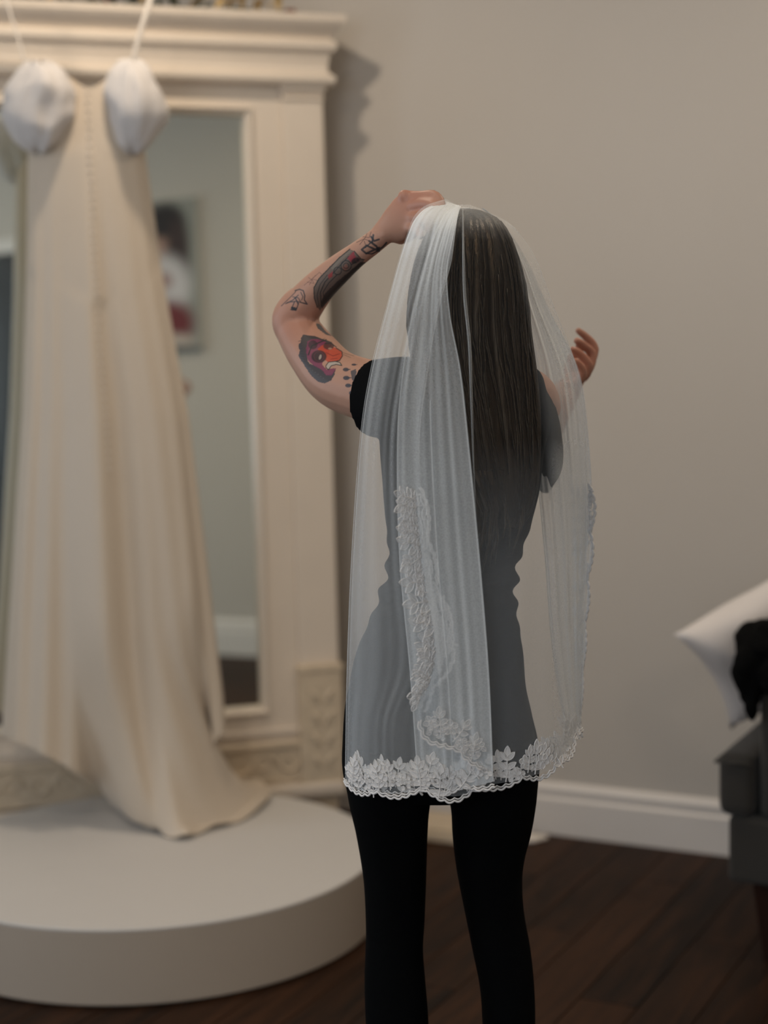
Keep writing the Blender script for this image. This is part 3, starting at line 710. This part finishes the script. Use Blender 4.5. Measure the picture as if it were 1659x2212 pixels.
# refine the tattooed side of the raised arm so that the ink has crisp edges
def project(Q):
    d_ = Q+PB-_O; k = d_@_F; return 829.5+FPX*(d_@_R)/k, 1106-FPX*(d_@_U)/k
bm = bmesh.new(); bm.from_mesh(me); bm.verts.ensure_lookup_table(); bm.normal_update()
co = np.array([v.co[:] for v in bm.verts]); X, Yp = project(co)
inarm = (X > 585) & (X < 845) & (Yp > 480) & (Yp < 900) & (co[:, 2] > .9)
sel = []
for f in bm.faces:
    if inarm[f.verts[0].index] and f.normal.y < .25: sel.append(f)
edges = list({e for f in sel for e in f.edges})
bmesh.ops.subdivide_edges(bm, edges=edges, cuts=3, use_grid_fill=True)
bm.verts.index_update()
new = [v for v in bm.verts if v.index >= len(co)]
for _i in range(4): bmesh.ops.smooth_vert(bm, verts=new, factor=.5, use_axis_x=True, use_axis_y=True, use_axis_z=True)
bmesh.ops.triangulate(bm, faces=[f for f in bm.faces if len(f.verts) > 4])
bm.to_mesh(me); bm.free()
co = mesh_co(me); nr = np.empty(len(co)*3); me.vertices.foreach_get('normal', nr); nr = nr.reshape(-1, 3)
X, Yp = project(co); tx = (X-560)*4.1475; ty = (Yp-400)*4.1475             # ink sheet coordinates on the outer side of the arm
front = ((X < 850) & (Yp > 470) & (Yp < 905) & (co[:, 2] > .9) & (((co+PB-_O)*nr).sum(1) < .05))
base = np.array(lin(182, 140, 119)[:3])
C = np.tile(base, (len(co), 1))
red = np.exp(-((X-640)**2+(Yp-700)**2)/(2*38**2))*.45+np.exp(-((X-895)**2+(Yp-425)**2)/(2*40**2))*.6+np.exp(-((X-1265)**2+(Yp-765)**2)/(2*40**2))*.8
C = C*(1-red[:, None]*np.array([.06, .34, .40]))                            # ruddier elbow and knuckles
idx = np.where(front)[0]; ax, ay = tx[idx], ty[idx]
wob = np.sin(ax*.21+ay*.13)*1.6+np.sin(ax*.11-ay*.19+1)*1.6
def paint(maskv, col, alpha):
    a = (maskv*alpha)[:, None]; C[idx] = C[idx]*(1-a)+np.array(lin(*col)[:3])*a
def poly(pts, col, alpha=.92, soft=0):
    p = np.array(pts, float); n_ = len(p); ins = np.zeros(len(ax), bool); bx_ = ax+wob
    for i in range(n_):
        (x1, y1), (x2, y2) = p[i], p[(i+1) % n_]
        c_ = ((y1 > ay) != (y2 > ay)) & (bx_ < (x2-x1)*(ay-y1)/((y2-y1) if y2 != y1 else 1e-9)+x1); ins ^= c_
    paint(ins.astype(float), col, alpha)
def line(pts, w, col, alpha=.9):
    dmin = np.full(len(ax), 1e9)
    p = np.array(pts, float)
    for i in range(len(p)-1):
        d_ = p[i+1]-p[i]; L2 = d_@d_+1e-9; t_ = np.clip(((ax-p[i][0])*d_[0]+(ay-p[i][1])*d_[1])/L2, 0, 1)
        dmin = np.minimum(dmin, np.hypot(ax-p[i][0]-t_*d_[0], ay-p[i][1]-t_*d_[1]))
    paint(np.clip((w/2+1.5-dmin)/3, 0, 1), col, alpha)
def oval(cx, cy, rx, ry, col, alpha=.92, rot=0.0):
    c_, s_ = math.cos(rot), math.sin(rot); u = (ax-cx)*c_+(ay-cy)*s_; v = -(ax-cx)*s_+(ay-cy)*c_
    paint(np.clip((1.08-np.hypot(u/rx, v/ry))/.16, 0, 1), col, alpha)
def circ_line(cx, cy, r, w, col, alpha=.9): line([(cx+r*math.cos(a), cy+r*math.sin(a)) for a in np.linspace(0, 6.3, 22)], w, col, alpha)
INK = (34, 38, 40); INKB = (40, 47, 54)
# mask-like beast head on the upper arm
poly([(392, 1338), (440, 1345), (500, 1352), (560, 1375), (650, 1405), (650, 1440), (600, 1450), (520, 1430), (450, 1450), (425, 1500), (430, 1560), (450, 1600), (520, 1625), (570, 1660), (600, 1700), (650, 1690), (690, 1640), (672, 1700), (640, 1752), (585, 1776), (530, 1762), (470, 1712), (420, 1640), (380, 1575), (352, 1535), (362, 1480), (348, 1440), (375, 1400), (372, 1370)], INKB)
poly([(432, 1400), (470, 1380), (520, 1378), (590, 1400), (640, 1440), (610, 1530), (560, 1600), (600, 1652), (655, 1642), (690, 1640), (650, 1705), (600, 1702), (560, 1655), (480, 1612), (432, 1560), (418, 1480)], (124, 52, 82))
poly([(520, 1470), (580, 1422), (640, 1446), (700, 1460), (746, 1500), (738, 1550), (690, 1592), (630, 1592), (580, 1562), (560, 1500)], (186, 72, 48))
oval(480, 1430, 42, 40, (62, 36, 48)); line([(440, 1520), (470, 1440), (560, 1400), (600, 1385)], 12, INK)
oval(535, 1535, 68, 56, (44, 32, 36)); circ_line(535, 1535, 44, 7, (90, 40, 52)); oval(546, 1540, 11, 24, (176, 160, 148), .8, .3)
oval(622, 1440, 48, 34, (82, 46, 44)); oval(634, 1464, 18, 9, (165, 130, 112)); line([(590, 1420), (640, 1415), (690, 1450)], 9, INK)
line([(690, 1460), (740, 1490), (745, 1530), (720, 1570), (640, 1590)], 9, INK); line([(600, 1500), (660, 1530), (720, 1510)], 6, (120, 40, 34)); line([(640, 1560), (700, 1550)], 5, (120, 40, 34))
poly([(596, 1620), (620, 1585), (680, 1578), (722, 1588), (740, 1616), (690, 1606), (645, 1618), (622, 1650)], (178, 168, 156)); line([(596, 1620), (620, 1585), (680, 1578), (722, 1588), (740, 1616), (690, 1606), (645, 1618), (622, 1652), (600, 1640), (596, 1620)], 8, INK)
for a_, b_ in (((745, 1500), (850, 1530)), ((748, 1515), (820, 1545)), ((560, 1385), (590, 1370))): line([a_, b_], 4, INK, .7)
for k_ in range(9): line([(352+k_*3, 1400+k_*22), (372+k_*5, 1392+k_*24)], 5, INKB)
for k_ in range(6): oval(455+k_*24, 1640+k_*18, 4, 4, (120, 120, 118), .5)
# drops below it
for cx, cy, rx, ry in ((776, 1652, 27, 17), (780, 1727, 29, 19), (797, 1795, 27, 18), (826, 1862, 22, 19), (848, 1608, 22, 9)): oval(cx, cy, rx, ry, (52, 56, 66)); line([(cx, cy), (cx+rx*1.4, cy-2)], ry*.5, (52, 56, 66))
poly([(818, 1665), (870, 1645), (865, 1765), (832, 1745)], (70, 70, 76))
# inside the elbow
poly([(508, 1238), (540, 1243), (605, 1318), (650, 1352), (600, 1340), (520, 1280)], (48, 56, 62))
# swallow
line([(322, 945), (360, 933), (394, 945), (408, 990), (404, 1028), (430, 1066), (372, 1050)], 11, INKB); line([(198, 1082), (262, 1020), (322, 960), (330, 940)], 7, INKB)
line([(236, 1062), (300, 1030), (350, 985)], 9, INKB); line([(250, 1052), (330, 1040), (372, 1050)], 9, INKB); line([(300, 1000), (350, 1010), (372, 1048)], 8, INKB); line([(322, 1010), (348, 1062)], 12, INKB)
line([(318, 1040), (292, 1100), (330, 1122), (352, 1058)], 9, INKB); poly([(290, 1088), (338, 1098), (330, 1126), (278, 1120)], INKB); line([(372, 960), (392, 1000), (380, 1030)], 8, INKB)
# small blossoms on the edge of the forearm
for p_ in ([(402, 896), (470, 842), (522, 852)], [(450, 892), (472, 850), (440, 826)], [(430, 868), (490, 880), (470, 842)], [(480, 838), (505, 808), (470, 842)], [(500, 815), (540, 780), (560, 800)]): line(p_, 5, (96, 66, 58), .7)
# large piece along the forearm
poly([(486, 920), (520, 850), (580, 782), (640, 722), (720, 642), (812, 574), (852, 590), (902, 650), (944, 668), (905, 742), (835, 815), (765, 885), (695, 955), (625, 1025), (565, 1085), (547, 1125), (518, 1090), (490, 1010)], (92, 84, 78), .88)
poly([(585, 975), (690, 870), (800, 780), (905, 690), (960, 690), (905, 760), (800, 860), (690, 970), (590, 1070), (560, 1110), (556, 1040)], (52, 50, 50), .95)
poly([(640, 745), (720, 650), (810, 580), (830, 592), (740, 670), (665, 760)], (126, 120, 110), .6)
line([(520, 1095), (492, 1010), (490, 920), (540, 832), (640, 730), (720, 648), (812, 572)], 9, INK); line([(556, 1085), (548, 960), (588, 868), (660, 790), (742, 700), (800, 640)], 9, INK)
line([(535, 1085), (518, 985), (545, 890), (610, 805)], 6, INK); line([(580, 1010), (572, 960), (620, 880), (700, 800)], 7, INK)
poly([(788, 655), (846, 592), (866, 650), (832, 702)], (150, 52, 62)); poly([(616, 806), (660, 768), (654, 818), (622, 842)], (150, 56, 56)); poly([(740, 740), (780, 705), (800, 740), (770, 770)], (136, 90, 78), .8)
circ_line(778, 722, 46, 9, INK); circ_line(778, 722, 24, 6, INK); circ_line(702, 768, 34, 8, INK); oval(860, 676, 38, 24, (40, 36, 38), .9, -.5); line([(830, 710), (905, 660), (942, 668)], 9, INK); line([(850, 590), (905, 652)], 8, INK); circ_line(882, 668, 18, 6, (90, 50, 54))
# knotted lettering at the wrist
line([(1002, 462), (1030, 500), (1072, 486)], 17, INKB); line([(1022, 446), (1012, 512)], 17, INKB); line([(985, 500), (1050, 548), (1075, 590)], 19, INKB); line([(1075, 560), (958, 612), (918, 578), (962, 540), (1060, 586)], 18, INKB)
line([(1060, 590), (1110, 552), (1140, 516)], 17, INKB); line([(960, 612), (1010, 616), (1060, 590)], 12, INKB); line([(948, 560), (1010, 506)], 12, INKB)
for p_ in ([(872, 512), (940, 482), (990, 500)], [(900, 532), (950, 470), (966, 432)], [(928, 462), (985, 470), (1002, 420)], [(940, 500), (955, 545)]): line(p_, 6, (84, 62, 58), .8)
ca = me.color_attributes.new('ink', 'FLOAT_COLOR', 'POINT'); ca.data.foreach_set('color', np.c_[C, np.ones(len(C))].ravel())
for p_ in list(me.materials): pass
me.materials.clear(); link_mesh('body', me, MT['skin'], person)

# clothing
tee = MB(); tee.loft(rings_interp(TORSO, 6))
limb(tee, [(930, 868, -.01, .066), (880, 866, -.005, .066), (850, 862, .015, .064), (820, 860, .03, .061), (806, 859, .038, .060)], 24, 6, False)
tee2 = MB(); tee2.V = tee.V[:]; tee2.F = tee.F[:]
sl = [(1090, 868, -.01, .054), (1122, 880, .0, .050), (1146, 905, .03, .044), (1164, 945, .05, .037), (1175, 985, .058, .031), (1180, 1020, .06, .024), (1178, 1050, .06, .012)]
limb(tee2, sl, 20)
me = remesh(tee2, .0045, 5, .5); co = mesh_co(me); nr = np.empty(len(co)*3); me.vertices.foreach_get('normal', nr); nr = nr.reshape(-1, 3)
_, Yp = project(co)
wr = np.exp(-((Yp-1255)/75)**2)                                             # bunched folds at the waist
co = co+nr*(wr*.0052*np.sin(Yp/8.5+co[:, 0]*28+2*np.sin(co[:, 0]*17))+.0028*fbm(co, 21, 40, 3)+.003*fbm(co*np.array([1, 1, .35]), 8, 30, 2))[:, None]
set_co(me, co); me.materials.clear(); link_mesh('t_shirt', me, MT['tee'], person)
lg = MB(); lg.loft(rings_interp(PELVIS)); lg.loft(rings_interp(LEG_L)); lg.loft(rings_interp(LEG_R))
me = remesh(lg, .0045, 5, .5); me.materials.clear(); link_mesh('leggings', me, MT['leggings'], person)
for cx in (861, 1098):
    b_ = P(cx, 2650, .0); sh = MB()
    ellipsoid(sh, (b_[0], .06, .030), (.043, .130, .030), 20); ellipsoid(sh, (b_[0], -.01, .05), (.036, .05, .05), 18); sh.box(b_[0]-.036, b_[0]+.036, -.06, .17, .001, .016, .004)
    me = remesh(sh, .005, 4); co = mesh_co(me); co[:, 2] = np.maximum(co[:, 2], .0005); set_co(me, co); me.materials.clear(); link_mesh('shoe', me, MT['shoe'], person)
# long loose hair
HAIR = [(453, 1000, 1026, .014, 0, .014), (460, 975, 1048, .040, 0, .04), (478, 942, 1078, .070, -.004, .06), (510, 920, 1100, .090, -.006, .07), (560, 902, 1118, .104, -.008, .062), (610, 893, 1130, .110, -.012, .045), (660, 887, 1137, .108, -.02, .035),
        (710, 886, 1141, .100, -.03, .035), (770, 893, 1149, .082, -.05, .04), (830, 908, 1157, .062, -.075, .04), (900, 930, 1162, .050, -.092, .035), (980, 958, 1164, .042, -.100, .03), (1050, 985, 1160, .036, -.102, .025), (1105, 1015, 1148, .026, -.100, .02), (1140, 1050, 1125, .014, -.098, .012)]
A = cr(HAIR, 99); hr_ = []; NH = 180
for r in A:
    q = np.array(ring(r[0], r[1], r[2], r[3], r[4], NH, 1.0, r[5])); c_ = q.mean(0)
    th = np.arange(NH)*2*PI/NH; amp = .035*min(1, (r[0]-440)/80)
    g_ = 1+amp*(np.sin(23*th+.004*r[0])*.5+np.sin(41*th+1+.006*r[0])*.4+np.sin(11*th+2-.003*r[0])*.5)
    hr_.append(c_+(q-c_)*g_[:, None])
hm = MB().loft(hr_)
H = np.array(hr_)
for k_ in range(130):                                                       # loose locks on the outside of the mass
    j = random.randrange(NH); j0 = random.randrange(8, 40); j1 = random.randrange(70, 99)
    pts = []
    for i in range(j0, j1, 4):
        jj = int(j+2.5*math.sin(i*.06+k_)) % NH; p_ = H[i, jj]; c_ = H[i].mean(0); pts.append(c_+(p_-c_)*1.015+np.array([0, 0, 0]))
    hm.tube(pts, [.0016*math.sin(PI*(ii+.6)/(len(pts)+.2))+.0006 for ii in range(len(pts))], 5)
for k_ in range(26):                                                        # wispy ends
    j = random.randrange(int(NH*.55), int(NH*.88)); p_ = H[90, j]; e_ = p_+np.array([random.uniform(-.02, .005), random.uniform(-.01, .005), -random.uniform(.04, .09)])
    hm.tube([H[80, j], p_, (p_+e_)/2+np.array([.003, 0, 0]), e_], [.003, .003, .002, .0005], 5)
hm.build('hair', MT['hair'], person, True)
tag(person, 'person seen from behind in black T-shirt and leggings, tattooed arm raised to hold the veil', 'person')

# ================================================================== VEIL
veil = empty('bridal_veil', PB+P(1000, 443, 0))
VB = PB+P(1000, 443, 0)
def VP(x, y, dy): return at(x, y, Y0+dy)-VB
def set_weave(o, w):                                                        # how closely the net is gathered, per point
    a = o.data.attributes.new('weave', 'FLOAT', 'POINT'); a.data.foreach_set('value', np.asarray(w, np.float32)*np.ones(len(o.data.vertices), np.float32))
def sheet(grid, nu, nv, pleat, seed, name, weave, fade=.06):
    """grid[row][col] = (px, py, dy); smooth surface with pleats running from the gathers to the hem"""
    R = np.array([cr(row, nu) for row in grid])                             # rows x nu x 3
    S = np.array([cr(R[:, i], nv) for i in range(nu)]).transpose(1, 0, 2)    # nv x nu x 3
    r = np.random.default_rng(seed); u = np.linspace(0, 1, nu)
    out = np.zeros((nv, nu, 3)); fr = r.uniform(3, 22, 9); ph = r.uniform(0, 6.28, 9); dr = r.uniform(-1.2, 1.2, 9); am = r.uniform(.3, 1, 9)/np.sqrt(fr/6)
    for j in range(nv):
        v = j/(nv-1); d_ = np.zeros(nu)
        for a_, f_, p_, q_ in zip(am, fr, ph, dr): d_ += a_*np.sin(f_*2*PI*u*.5+p_+q_*v*2)
        d_ = np.sign(d_)*np.abs(d_)**1.0*pleat*min(1, v/fade)*(.55+.45*v)
        for i in range(nu): out[j, i] = VP(S[j, i, 0], S[j, i, 1], S[j, i, 2]+d_[i])
    Fc = [(j*nu+i, j*nu+i+1, (j+1)*nu+i+1, (j+1)*nu+i) for j in range(nv-1) for i in range(nu-1)]
    o = obj(name, out.reshape(-1, 3), Fc, MT['net'], veil); set_weave(o, np.array([[weave(S[j, i, 0], S[j, i, 1]) for i in range(nu)] for j in range(nv)]).ravel())
    return o, out
YR = [436, 450, 474, 505, 560, 650, 800, 950, 1200, 1450]
LXv = [958, 918, 894, 880, 862, 838, 800, 777, 759, 749]
RXv = [1014, 1050, 1097, 1122, 1158, 1192, 1247, 1266, 1267, 1261]
AV = [.015, .065, .110, .135, .158, .176, .190, .195, .195, .195]
cols = [0, .14, .30, .46, .60, .74, .88, 1.0]
grid = []
for y, lx, rx, a in zip(YR, LXv, RXv, AV):
    row = []
    for c_ in cols:
        yy = y+(6*(c_ > .4)-5*(c_ < .3) if y < 500 else 0)
        row.append((lx+(rx-lx)*c_, yy, -.02*(1-c_)+.035*max(0, c_-.80)/.2*min(1, (y-430)/400)-a*math.sin(PI*min(max(c_*.94+.03, 0), 1))**.30))
    grid.append(row)
hx = [745, 818, 905, 985, 1060, 1132, 1210, 1255]; hy = [1700, 1722, 1716, 1728, 1704, 1690, 1655, 1575]
grid.append([(x, y-8, grid[-1][i][2]) for i, (x, y) in enumerate(zip(hx, hy))])
o0, G0 = sheet(grid, 300, 150, .0015, 11, 'outer_net', lambda x, y: np.interp(y, [440, 520, 950, 1250, 1700], [.5, .09, .07, .9, .95])*(1+np.interp(y, [520, 600, 950, 1200], [2, 8, 8, .3])*np.interp(x-np.interp(y, [450, 560, 700, 900, 1100], [1075, 1112, 1140, 1165, 1190]), [0, 25], [0, 1])))
# left fall, from the silhouette to the open front edge
EL = [(962, 434), (920, 450), (896, 474), (882, 505), (864, 560), (840, 650), (803, 800), (780, 950), (763, 1200), (754, 1450), (751, 1570), (750, 1695)]
ER = [(992, 444), (990, 456), (987, 478), (983, 508), (974, 570), (950, 660), (926, 792), (906, 985), (936, 1235), (974, 1405), (906, 1552), (912, 1712)]
grid = []
for (lx, ly), (rx, ry), a in zip(EL, ER, AV+[.195, .195]):
    grid.append([(lx+(rx-lx)*c_, ly+(ry-ly)*c_, -.01-(a-.018)*math.sin(PI*min(.04+c_*.45, 1))**.32) for c_ in (0, .25, .5, .75, 1)])
o1, G1 = sheet(grid, 170, 140, .0012, 23, 'left_fall_net', lambda x, y: np.interp(y, [440, 560, 700, 1300, 1700], [5.0, 1.6, .9, .7, .4]))
# middle fold, closing at the bright crease right of centre
FL = [(985, 443), (968, 454), (950, 478), (935, 510), (915, 570), (895, 650), (870, 800), (858, 950), (862, 1200), (885, 1450), (902, 1690)]
FR = [(996, 445), (992, 456), (986, 480), (979, 512), (966, 585), (972, 680), (995, 800), (1012, 950), (1036, 1200), (1056, 1450), (1066, 1688)]
grid = []
for (lx, ly), (rx, ry), a in zip(FL, FR, AV+[.19]):
    grid.append([(lx+(rx-lx)*c_, ly+(ry-ly)*c_+(14*math.sin(PI*c_) if ly > 1600 else 0), -.012-(a+.006)*1.0+.012*math.cos(PI*c_)) for c_ in (0, .25, .5, .75, 1)])
o2, G2 = sheet(grid, 150, 140, .0013, 37, 'centre_fold_net', lambda x, y: np.interp(y, [440, 700, 1000, 1700], [2.0, 1.5, 2.8, 4.0]))
# right fall that wraps round to the front hand
GLc = [(1040, 450), (1070, 480), (1100, 560), (1118, 660), (1138, 800), (1152, 950), (1176, 1200), (1192, 1400), (1218, 1560), (1238, 1612)]
GRc = [(1045, 450), (1092, 490), (1140, 565), (1185, 665), (1250, 800), (1272, 950), (1280, 1120), (1272, 1260), (1262, 1440), (1254, 1590)]
grid = []
for k_, ((lx, ly), (rx, ry)) in enumerate(zip(GLc, GRc)):
    f_ = min(1, k_/4); grid.append([(lx+(rx-lx)*c_, ly+(ry-ly)*c_, .015+f_*(.02+.055*c_)) for c_ in (0, .33, .66, 1)])
o3, G3 = sheet(grid, 120, 140, .003, 51, 'right_fall_net', lambda x, y: np.interp(y, [450, 700, 1300, 1600], [5.0, 5.0, 2.4, 2.2]))
# a fine crease standing proud down the back
V = []; cpts = cr([(1000, 452, -.07), (1001, 540, -.155), (1004, 640, -.182), (1014, 740, -.196), (1018, 850, -.203), (1023, 1000, -.210), (1030, 1150, -.215)], 60)
for i, (x, y, d_) in enumerate(cpts):
    w = 3.2*math.sin(PI*min(1, .08+i/62))
    V += [VP(x-w, y, d_+.004), VP(x-w*.2, y, d_-.006), VP(x+w, y, d_+.004)]
obj('back_crease', V, [(3*i+k_, 3*i+k_+1, 3*i+k_+4, 3*i+k_+3) for i in range(59) for k_ in range(2)], MT['net'], veil); set_weave(bpy.data.objects['back_crease'], 1.5)
# folded-over edges of the falls
def fold(G, c0, c1, r0, r1, w, off):
    A = G[r0:r1, c0]; B = G[r0:r1, c1]; V = []
    for a, b in zip(A, B): V += [a+np.array([0, off, 0]), (a+b)/2+np.array([0, off*1.8, 0]), b+np.array([0, off, 0])]
    o = obj('folded_edge', V, [(3*i+k_, 3*i+k_+1, 3*i+k_+4, 3*i+k_+3) for i in range(len(A)-1) for k_ in range(2)], MT['net'], veil); set_weave(o, w)
fold(G2, 0, 5, 70, 139, 1.6, -.002); fold(G2, 144, 149, 30, 139, 1.6, -.002); fold(G1, 164, 169, 12, 90, 1.6, -.0015); fold(G0, 0, 2, 5, 148, 1.4, -.001); fold(G0, 296, 299, 5, 148, 1.2, -.001); fold(G2, 70, 73, 90, 139, 1.5, -.002)
# comb gathered at the crown
cb = MB()
for k_ in range(9): cb.tube([VP(980+k_*4, 452, -.008), VP(980+k_*4, 474, -.012)], .0012, 6)
cb.tube([VP(976, 451, -.008), VP(1016, 451, -.008)], .0025, 8); cb.build('comb', MT['lace'], veil, True)

# ---- lace: scalloped cord, sprigs and flowers along the free edges
def petal(L_, W_, n=7, z=.0006, rim=.0009):
    """leaf with a raised cord round it, a thin filling and a vein; last item of a face is its material slot"""
    V = []; Fc = []
    for i in range(n+1):
        t_ = i/n; w = W_*math.sin(PI*(.06+.93*t_))**.75; q = max(w-rim, w*.35)
        V += [(t_*L_, -w, 0), (t_*L_, -(w+q)/2, z*2), (t_*L_, -q, z*.3), (t_*L_, -.00025, z*.3), (t_*L_, .00025, z*.3), (t_*L_, q, z*.3), (t_*L_, (w+q)/2, z*2), (t_*L_, w, 0)]
    slot = (0, 0, 1, 0, 1, 0, 0)
    for i in range(n):
        for k_ in range(7): a = i*8+k_; Fc.append(((a, a+1, a+9, a+8), 0 if i in (0, n-1) else slot[k_]))
    return V, Fc
class LM:
    def __init__(s): s.V = []; s.F = []; s.M = []
    def put(s, V, Fc, x, y, ang, sc=1.0):
        c_, s_ = math.cos(ang), math.sin(ang); k = len(s.V); s.V += [(x+sc*(a*c_-b*s_), y+sc*(a*s_+b*c_), z) for a, b, z in V]
        for f, m in Fc: s.F.append(tuple(i+k for i in f)); s.M.append(m)
    def cord(s, pts, r):
        t = MB().tube(pts, r, 5); k = len(s.V); s.V += t.V; s.F += [tuple(i+k for i in f) for f in t.F]; s.M += [0]*len(t.F)
    def pair(s, name):
        out = []
        for a, b in (('lace', 'lace_fill'), ('lace_fine', 'lace_fine_fill')):
            me = from_np(name, s.V, s.F); me.materials.append(MT[a]); me.materials.append(MT[b]); me.polygons.foreach_set('material_index', s.M); out.append(me)
        return out
sp = LM(); pv, pf = petal(.0150, .0040)
for x, y, a, s_ in ((0, .007, 1.57, 1.1), (0, .005, 2.30, .95), (0, .005, .84, .95), (0, -.006, 2.5, 1.0), (0, -.006, .64, 1.0), (0, -.016, 2.7, .85), (0, -.016, .44, .85)): sp.put(pv, pf, x, y, a, s_)
sp.cord([(0, -.022, .0006), (.001, -.010, .0008), (0, .008, .0008)], .0008)
fl = LM(); pv2, pf2 = petal(.0085, .0042, 5)
for k_ in range(5): a = k_*2*PI/5+.3; fl.put(pv2, pf2, .0020*math.cos(a), .0020*math.sin(a), a)
for k_ in range(6): a = k_*PI/3; fl.cord([(.0006*math.cos(a), .0006*math.sin(a), .0006), (.0022*math.cos(a), .0022*math.sin(a), .0016)], .0006)
rs = LM(); pv3, pf3 = petal(.0075, .0036, 5)
for k_ in range(6): a = k_*1.05; rs.put(pv3, pf3, .0035*math.cos(a*1.7), .0035*math.sin(a*1.3), a, .95)
SPRIG, FLOWER, ROSE = sp.pair('lace_sprig'), fl.pair('lace_flower'), rs.pair('lace_rosette')
def lace(path, inward, key, start=0.0, dens=1.0, scallop=True, size=1.0, fine=0):
    """path: 3-D points of a free edge (relative to the veil), inward: unit vectors into the cloth"""
    path = np.array(path); inward = np.array(inward); sl_ = np.r_[0, np.cumsum(np.linalg.norm(np.diff(path, axis=0), axis=1))]; tot = sl_[-1]
    def fr(s):
        s = min(max(s, 0), tot); p = np.array([np.interp(s, sl_, path[:, k_]) for k_ in range(3)]); i = np.array([np.interp(s, sl_, inward[:, k_]) for k_ in range(3)])
        p2 = np.array([np.interp(min(s+.006, tot), sl_, path[:, k_]) for k_ in range(3)]); p1 = np.array([np.interp(max(s-.006, 0), sl_, path[:, k_]) for k_ in range(3)])
        t_ = p2-p1; t_ /= np.linalg.norm(t_)+1e-9; i = i-t_*(i@t_); i /= np.linalg.norm(i)+1e-9; n_ = np.cross(t_, i); n_ = n_ if n_[1] < 0 else -n_
        return p, t_, i, n_
    if scallop:
        for off, rad in ((0.0, .0016), (.0038, .0011)):
            pts = []; ns = int(tot/.0016)
            for k_ in range(ns+1):
                s = k_*tot/ns; p, t_, i, n_ = fr(s); big = -.010*abs(math.sin(PI*s/.072)); small = -.0032*abs(math.sin(PI*s/.0125))
                pts.append(p+i*(big+small+off+.004)+n_*.0016)
            MB().tube(pts, rad, 5).build('scalloped_edge', MT['lace_fine' if fine else 'lace'], veil, True)
    r = np.random.default_rng(key); s = start+.012
    while s < tot-.006:
        kind = r.choice(4, p=[.34, .26, .26, .14]); me_ = (SPRIG, FLOWER, ROSE, SPRIG)[kind][fine]
        h_ = {0: .026, 1: .012+r.uniform(0, .012), 2: .010+r.uniform(0, .010), 3: .017}[kind]*size
        p, t_, i, n_ = fr(s+r.uniform(-.003, .003)); p = p+i*h_+n_*(.0012+r.uniform(0, .0015))
        a = r.normal(0, .35) if kind in (0, 3) else r.uniform(0, 6.28); x_ = t_*math.cos(a)+i*math.sin(a); y_ = i*math.cos(a)-t_*math.sin(a); z_ = np.cross(x_, y_)
        if z_[1] > 0: x_ = -x_; z_ = -z_
        sc = r.uniform(.85, 1.15)*size
        o = bpy.data.objects.new(me_.name.split('.')[0], me_); COL.objects.link(o); o.parent = veil
        o.matrix_local = Matrix(((x_[0]*sc, y_[0]*sc, z_[0]*sc, p[0]), (x_[1]*sc, y_[1]*sc, z_[1]*sc, p[1]), (x_[2]*sc, y_[2]*sc, z_[2]*sc, p[2]), (0, 0, 0, 1)))
        s += r.uniform(.009, .0135)/dens
def edge(G, which):
    if which == 'bottom':
        n_ = G.shape[1]; return G[-1], np.array([G[-6, k_ if k_ < n_*.72 else k_-int(n_*.16*min(1, (k_-n_*.72)/(n_*.12)))]-G[-1, k_] for k_ in range(n_)])
    if which == 'right': return G[:, -1], G[:, -8]-G[:, -1]
    if which == 'left': return G[:, 0], G[:, 8]-G[:, 0]
e_, i_ = edge(G0, 'bottom'); lace(e_, i_, 1, dens=1.5)
e_, i_ = edge(G1, 'right'); k0 = int(len(e_)*.66); k1 = int(len(e_)*.905); lace(e_[k0:k1], i_[k0:k1], 2, dens=1.5, size=1.35, fine=1)
e_, i_ = edge(G1, 'bottom'); lace(e_, i_, 7, dens=1.2)
e_, i_ = edge(G2, 'bottom'); lace(e_, i_, 3, dens=1.2)
e_, i_ = edge(G3, 'right'); k0 = int(len(e_)*.62); lace(e_[k0:], i_[k0:], 4, dens=1.3)
e_, i_ = edge(G1, 'bottom'); k0 = 0
# cascade of folded hem under the outer fall
casc = cr([(900, 1562, -.225), (925, 1590, -.226), (965, 1606, -.226), (1000, 1632, -.226), (1044, 1650, -.226)], 40)
up = [VP(x+4, y-30, d_)-VP(x, y, d_) for x, y, d_ in casc]
lace([VP(*q) for q in casc], up, 6, dens=1.3, fine=1)
tag(veil, 'sheer white bridal veil with scalloped floral lace edging, draped over the head', 'veil')
